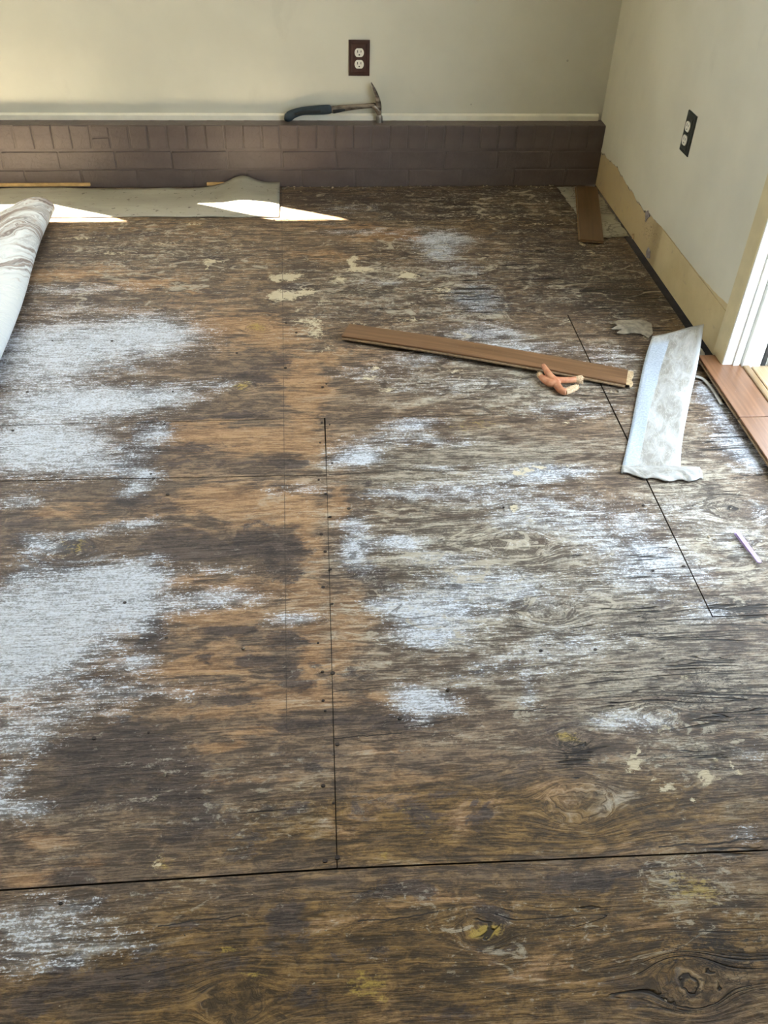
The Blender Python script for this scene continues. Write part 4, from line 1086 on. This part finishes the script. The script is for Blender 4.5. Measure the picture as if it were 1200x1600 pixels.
# crumpled torn near end with its tab
def crumple():
    tl, tr = at_z(971, 730), at_z(1072, 727); bl, br = at_z(972, 742), at_z(1098, 752)
    tr2 = at_z(1092, 733)
    rr = np.random.RandomState(8)
    rows = []
    nu, nv = 40, 9
    for j in range(nv + 1):
        v = j / nv
        row = []
        for i in range(nu + 1):
            u = i / nu
            far = Vector((tl.x * (1 - u) + tr2.x * u, tl.y * (1 - u) + tr2.y * u, 0))
            near = Vector((bl.x * (1 - u) + br.x * u, bl.y * (1 - u) + br.y * u - 0.016 * math.sin(math.pi * u) + 0.004 * math.sin(u * 21), 0))
            p = near * (1 - v) + far * v
            z = 0.0062 + 0.007 * abs(math.sin(u * 17 + v * 4 + 1.5 * math.sin(u * 7))) * (0.35 + 0.65 * u) * math.sin(math.pi * min(1, v * 1.1 + 0.1)) + 0.0015 * rr.rand()
            row.append((p.x, p.y, z))
        rows.append(row)
    me = sheet_patch('crumpled_end', rows, 0.0022)
    at = me.attributes.new('sheet', 'FLOAT_VECTOR', 'POINT')
    uv = [(0.5 + 0.5 * i / nu, 0.9 + 0.1 * j / nv, 0) for j in range(nv + 1) for i in range(nu + 1)]
    at.data.foreach_set('vector', np.array(uv * 2, np.float32).ravel())
    return me
c_o = link('crumpled_end', crumple(), M['white_strip'], ws); c_o.location = -ws.location

# veined remnant in the corner under the short plank
cm = quad_patch('vinyl_remnant', (0.990, 3.432), (1.140, 3.440), (1.1455, 2.965), (1.020, 2.945), 14, 30, lambda u, v: 0.0040 + 0.0006 * math.sin(9 * u + 7 * v), 0.0022, 0.003, 5)
tag(link('vinyl_remnant', cm, M['veined_vinyl']), 'pale veined vinyl remnant in the corner under the short plank', 'vinyl remnant')
# gray scrap between casing and strip
sm_ = quad_patch('vinyl_scrap', (1.098, 2.285), (1.128, 2.275), (1.128, 2.115), (1.070, 2.115), 10, 14, lambda u, v: 0.0045 + 0.012 * max(0, u - 0.55) ** 1.5 * v, 0.002, 0.003, 6)
tag(link('vinyl_scrap', sm_, M['scrap_vinyl']), 'small grey vinyl scrap between the cream casing and the white strip', 'vinyl scrap')
# curled thin ribbon under the doorway board
bm = bmesh.new()
pts = [tuple(at_z(*q, 0.006)) for q in ((1086, 588), (1098, 592), (1110, 604), (1120, 618), (1128, 632))]
sp_ = [Vector(p) for p in smooth_path(pts, 5)]
sweep(bm, sp_, [0.006] * len(sp_), [0.0022] * len(sp_), (1, 0.7, 0.0), 8)
tag(link('vinyl_ribbon', from_bm(bm, 'vinyl_ribbon', True), M['scrap_vinyl']), 'thin curled grey vinyl ribbon beside the far reddish board', 'vinyl ribbon')

# ---------------- forked chew stick with frayed ends
M['chew'] = None
def mat_chew():
    n = NT('terracotta_chew'); c = n.coord()
    f = n.noise(n.mapping(c, (40, 40, 40)), 1.0, 5)
    col = n.mix(n.step(f, 0.3, 0.7), (0.40, 0.150, 0.075), (0.56, 0.27, 0.145))
    return n.out(col, 0.5, n.bump(n.noise(c, 180, 4), 0.3, 0.001), 0.4)
M['chew'] = mat_chew()
M['frayed'] = mat_plain('frayed_pale_end', (0.56, 0.40, 0.25), 0.9, 0.3, 300, 0.5, 400)
cz = at_z(870, 600, 0)
chew = empty('chew_stick', cz); tag(chew, 'forked terracotta chew stick with frayed pale ends beside the long plank', 'chew stick')
def cpt(cx, cy, z):      # close-up point at a height above the floor
    return at_z(820 + cx / 10.0, 550 + cy / 10.0, z) - cz
def limb(lst, n=14):
    sm = smooth_path(lst, 6)
    return [cpt(q[0], q[1], q[2]) for q in sm], [q[3] for q in sm]
bm = bmesh.new()
LIMBS = [[(285, 205, .034, .0062), (330, 280, .030, .0082), (400, 380, .024, .0100), (480, 470, .017, .0112), (520, 545, .0135, .0105), (580, 605, .0125, .0098), (650, 625, .0125, .0090)],
         [(250, 380, .014, .0080), (310, 440, .0145, .0095), (390, 485, .0160, .0105), (470, 480, .017, .0110)],
         [(470, 440, .018, .0100), (560, 440, .018, .0092), (680, 440, .018, .0088), (800, 430, .018, .0090)]]
for lm in LIMBS:
    P, R = limb(lm)
    sweep(bm, P, R, R, (0, 0, 1), 14)
bo = link('stick_body', from_bm(bm, 'stick_body', True), M['chew'], chew)
rm_ = bo.modifiers.new('weld', 'REMESH'); rm_.mode = 'VOXEL'; rm_.voxel_size = 0.0016; rm_.use_smooth_shade = True
def frayed(lst, count, seed, nm='frayed_end'):
    rr = random.Random(seed); bm = bmesh.new()
    P, R = limb(lst)
    sweep(bm, P, R, R, (0, 0, 1), 14)
    for k in range(count):
        i = rr.randrange(len(P) // 3, len(P))
        a_ = rr.uniform(0, 2 * math.pi)
        d = (P[-1] - P[0]).normalized()
        s = Vector((0, 0, 1)); nrm = d.cross(s).normalized()
        o_ = s * math.cos(a_) + nrm * math.sin(a_)
        base_ = P[i] + o_ * R[i] * 0.8
        tip = base_ + (d * rr.uniform(0.2, 1) + o_ * rr.uniform(0.3, 0.9)).normalized() * rr.uniform(0.002, 0.005)
        if (tip + cz).z < 0.002: continue
        sweep(bm, [base_, (base_ + tip) / 2, tip], [0.0014, 0.0011, 0.0003], [0.0014, 0.0011, 0.0003], (0.3, 0.5, 0.8), 5)
    link(nm, from_bm(bm, nm), M['frayed'], chew)
frayed([(790, 430, .018, .0088), (830, 430, .018, .0108), (870, 432, .018, .0112), (905, 440, .018, .0085)], 60, 1)
frayed([(630, 622, .0125, .0088), (690, 600, .0130, .0096), (760, 570, .0135, .0092), (815, 545, .014, .0070)], 60, 2)
frayed([(262, 388, .014, .0075), (240, 368, .0145, .0085), (226, 345, .015, .0060), (220, 325, .0155, .0025)], 24, 3)

# ---------------- lavender emery sticks
M['lavender'] = mat_plain('lavender_plastic', (0.41, 0.31, 0.56), 0.6, 0.10, 60)
def lav(name, par, a_, b_, w_, z):
    A_, B_ = at_z(*a_, z), at_z(*b_, z)
    d = (B_ - A_); L = d.length; d.normalize(); nrm = Vector((-d.y, d.x, 0))
    bm = bmesh.new(); pts = []
    for k in range(9):
        t = math.pi / 2 + math.pi * k / 8
        pts.append(A_ + d * (w_ + math.cos(t) * w_) + nrm * math.sin(t) * w_)
    for k in range(9):
        t = -math.pi / 2 + math.pi * k / 8
        pts.append(B_ + d * (-w_ + math.cos(t) * w_) + nrm * math.sin(t) * w_)
    tp_ = [bm.verts.new(p - par.location) for p in pts]; bt = [bm.verts.new(p - par.location - Vector((0, 0, 0.0022))) for p in pts]
    bm.faces.new(tp_); bm.faces.new(bt[::-1])
    for k in range(len(pts)):
        q = (k + 1) % len(pts); bm.faces.new((tp_[k], bt[k], bt[q], tp_[q]))
    return link(name, from_bm(bm, name), M['lavender'], par)
lv = empty('nail_file', at_z(1170, 855, 0)); tag(lv, 'small lavender nail file split in two on the plywood at the right edge', 'nail file')
lav('file_half', lv, (1152, 831), (1188, 879), 0.0052, 0.0080)
lav('file_half', lv, (1149, 832), (1173, 862), 0.0042, 0.0055)

# ---------------- loose crumbs of plaster and wood
bm = bmesh.new()
rr = random.Random(21)
crumbs = [(258, 1212, .0045), (381, 1014, .003), (255, 1155, .002), (364, 1158, .0025), (1107, 840, .004), (1117, 843, .003), (490, 1538, .002), (930, 565, .003), (1108, 595, .003), (1130, 600, .003), (560, 1153, .002), (1001, 605, .004), (975, 614, .004), (965, 612, .005), (955, 613, .004), (862, 295, .006), (863, 291, .006), (830, 292, .005), (448, 343, .003), (428, 344, .004), (470, 300, .004), (460, 296, .004), (520, 294, .006), (560, 292, .005), (640, 291, .006), (700, 290, .006), (650, 289, .005), (760, 290, .005), (1150, 640, .003), (1085, 470, .004), (1006, 422, .003), (985, 400, .003)]
for _ in range(150):
    crumbs.append((rr.uniform(440, 860), rr.choice((290, 290, 291, 293, 296)) + rr.uniform(-1, 3), rr.choice((.001, .0016, .0022, .004)) * rr.uniform(0.7, 1.3)))
for _ in range(90):
    crumbs.append((rr.uniform(20, 1190), rr.uniform(420, 1580), rr.uniform(.0008, .0018)))
for (px, py, s) in crumbs:
    p = at_z(px, py, 0)
    if p.x > 1.12 or p.y > 3.452: p.y = min(p.y, 3.452)
    m4 = Matrix.Translation(p + Vector((0, 0, s * 0.45 + 0.0006))) @ Matrix.Rotation(rr.uniform(0, 3.1), 4, 'Z') @ Matrix.Diagonal((s * rr.uniform(0.8, 1.6), s * rr.uniform(0.5, 0.9), s * rr.uniform(0.4, 0.8), 1))
    bmesh.ops.create_icosphere(bm, subdivisions=1, radius=1.0, matrix=m4)
tag(link('debris_crumbs', from_bm(bm, 'debris_crumbs'), mat_plain('plaster_crumbs', (0.30, 0.25, 0.18), 0.9, 0.75, 45)), 'loose plaster and wood crumbs scattered over the plywood floor', 'debris', kind='stuff')
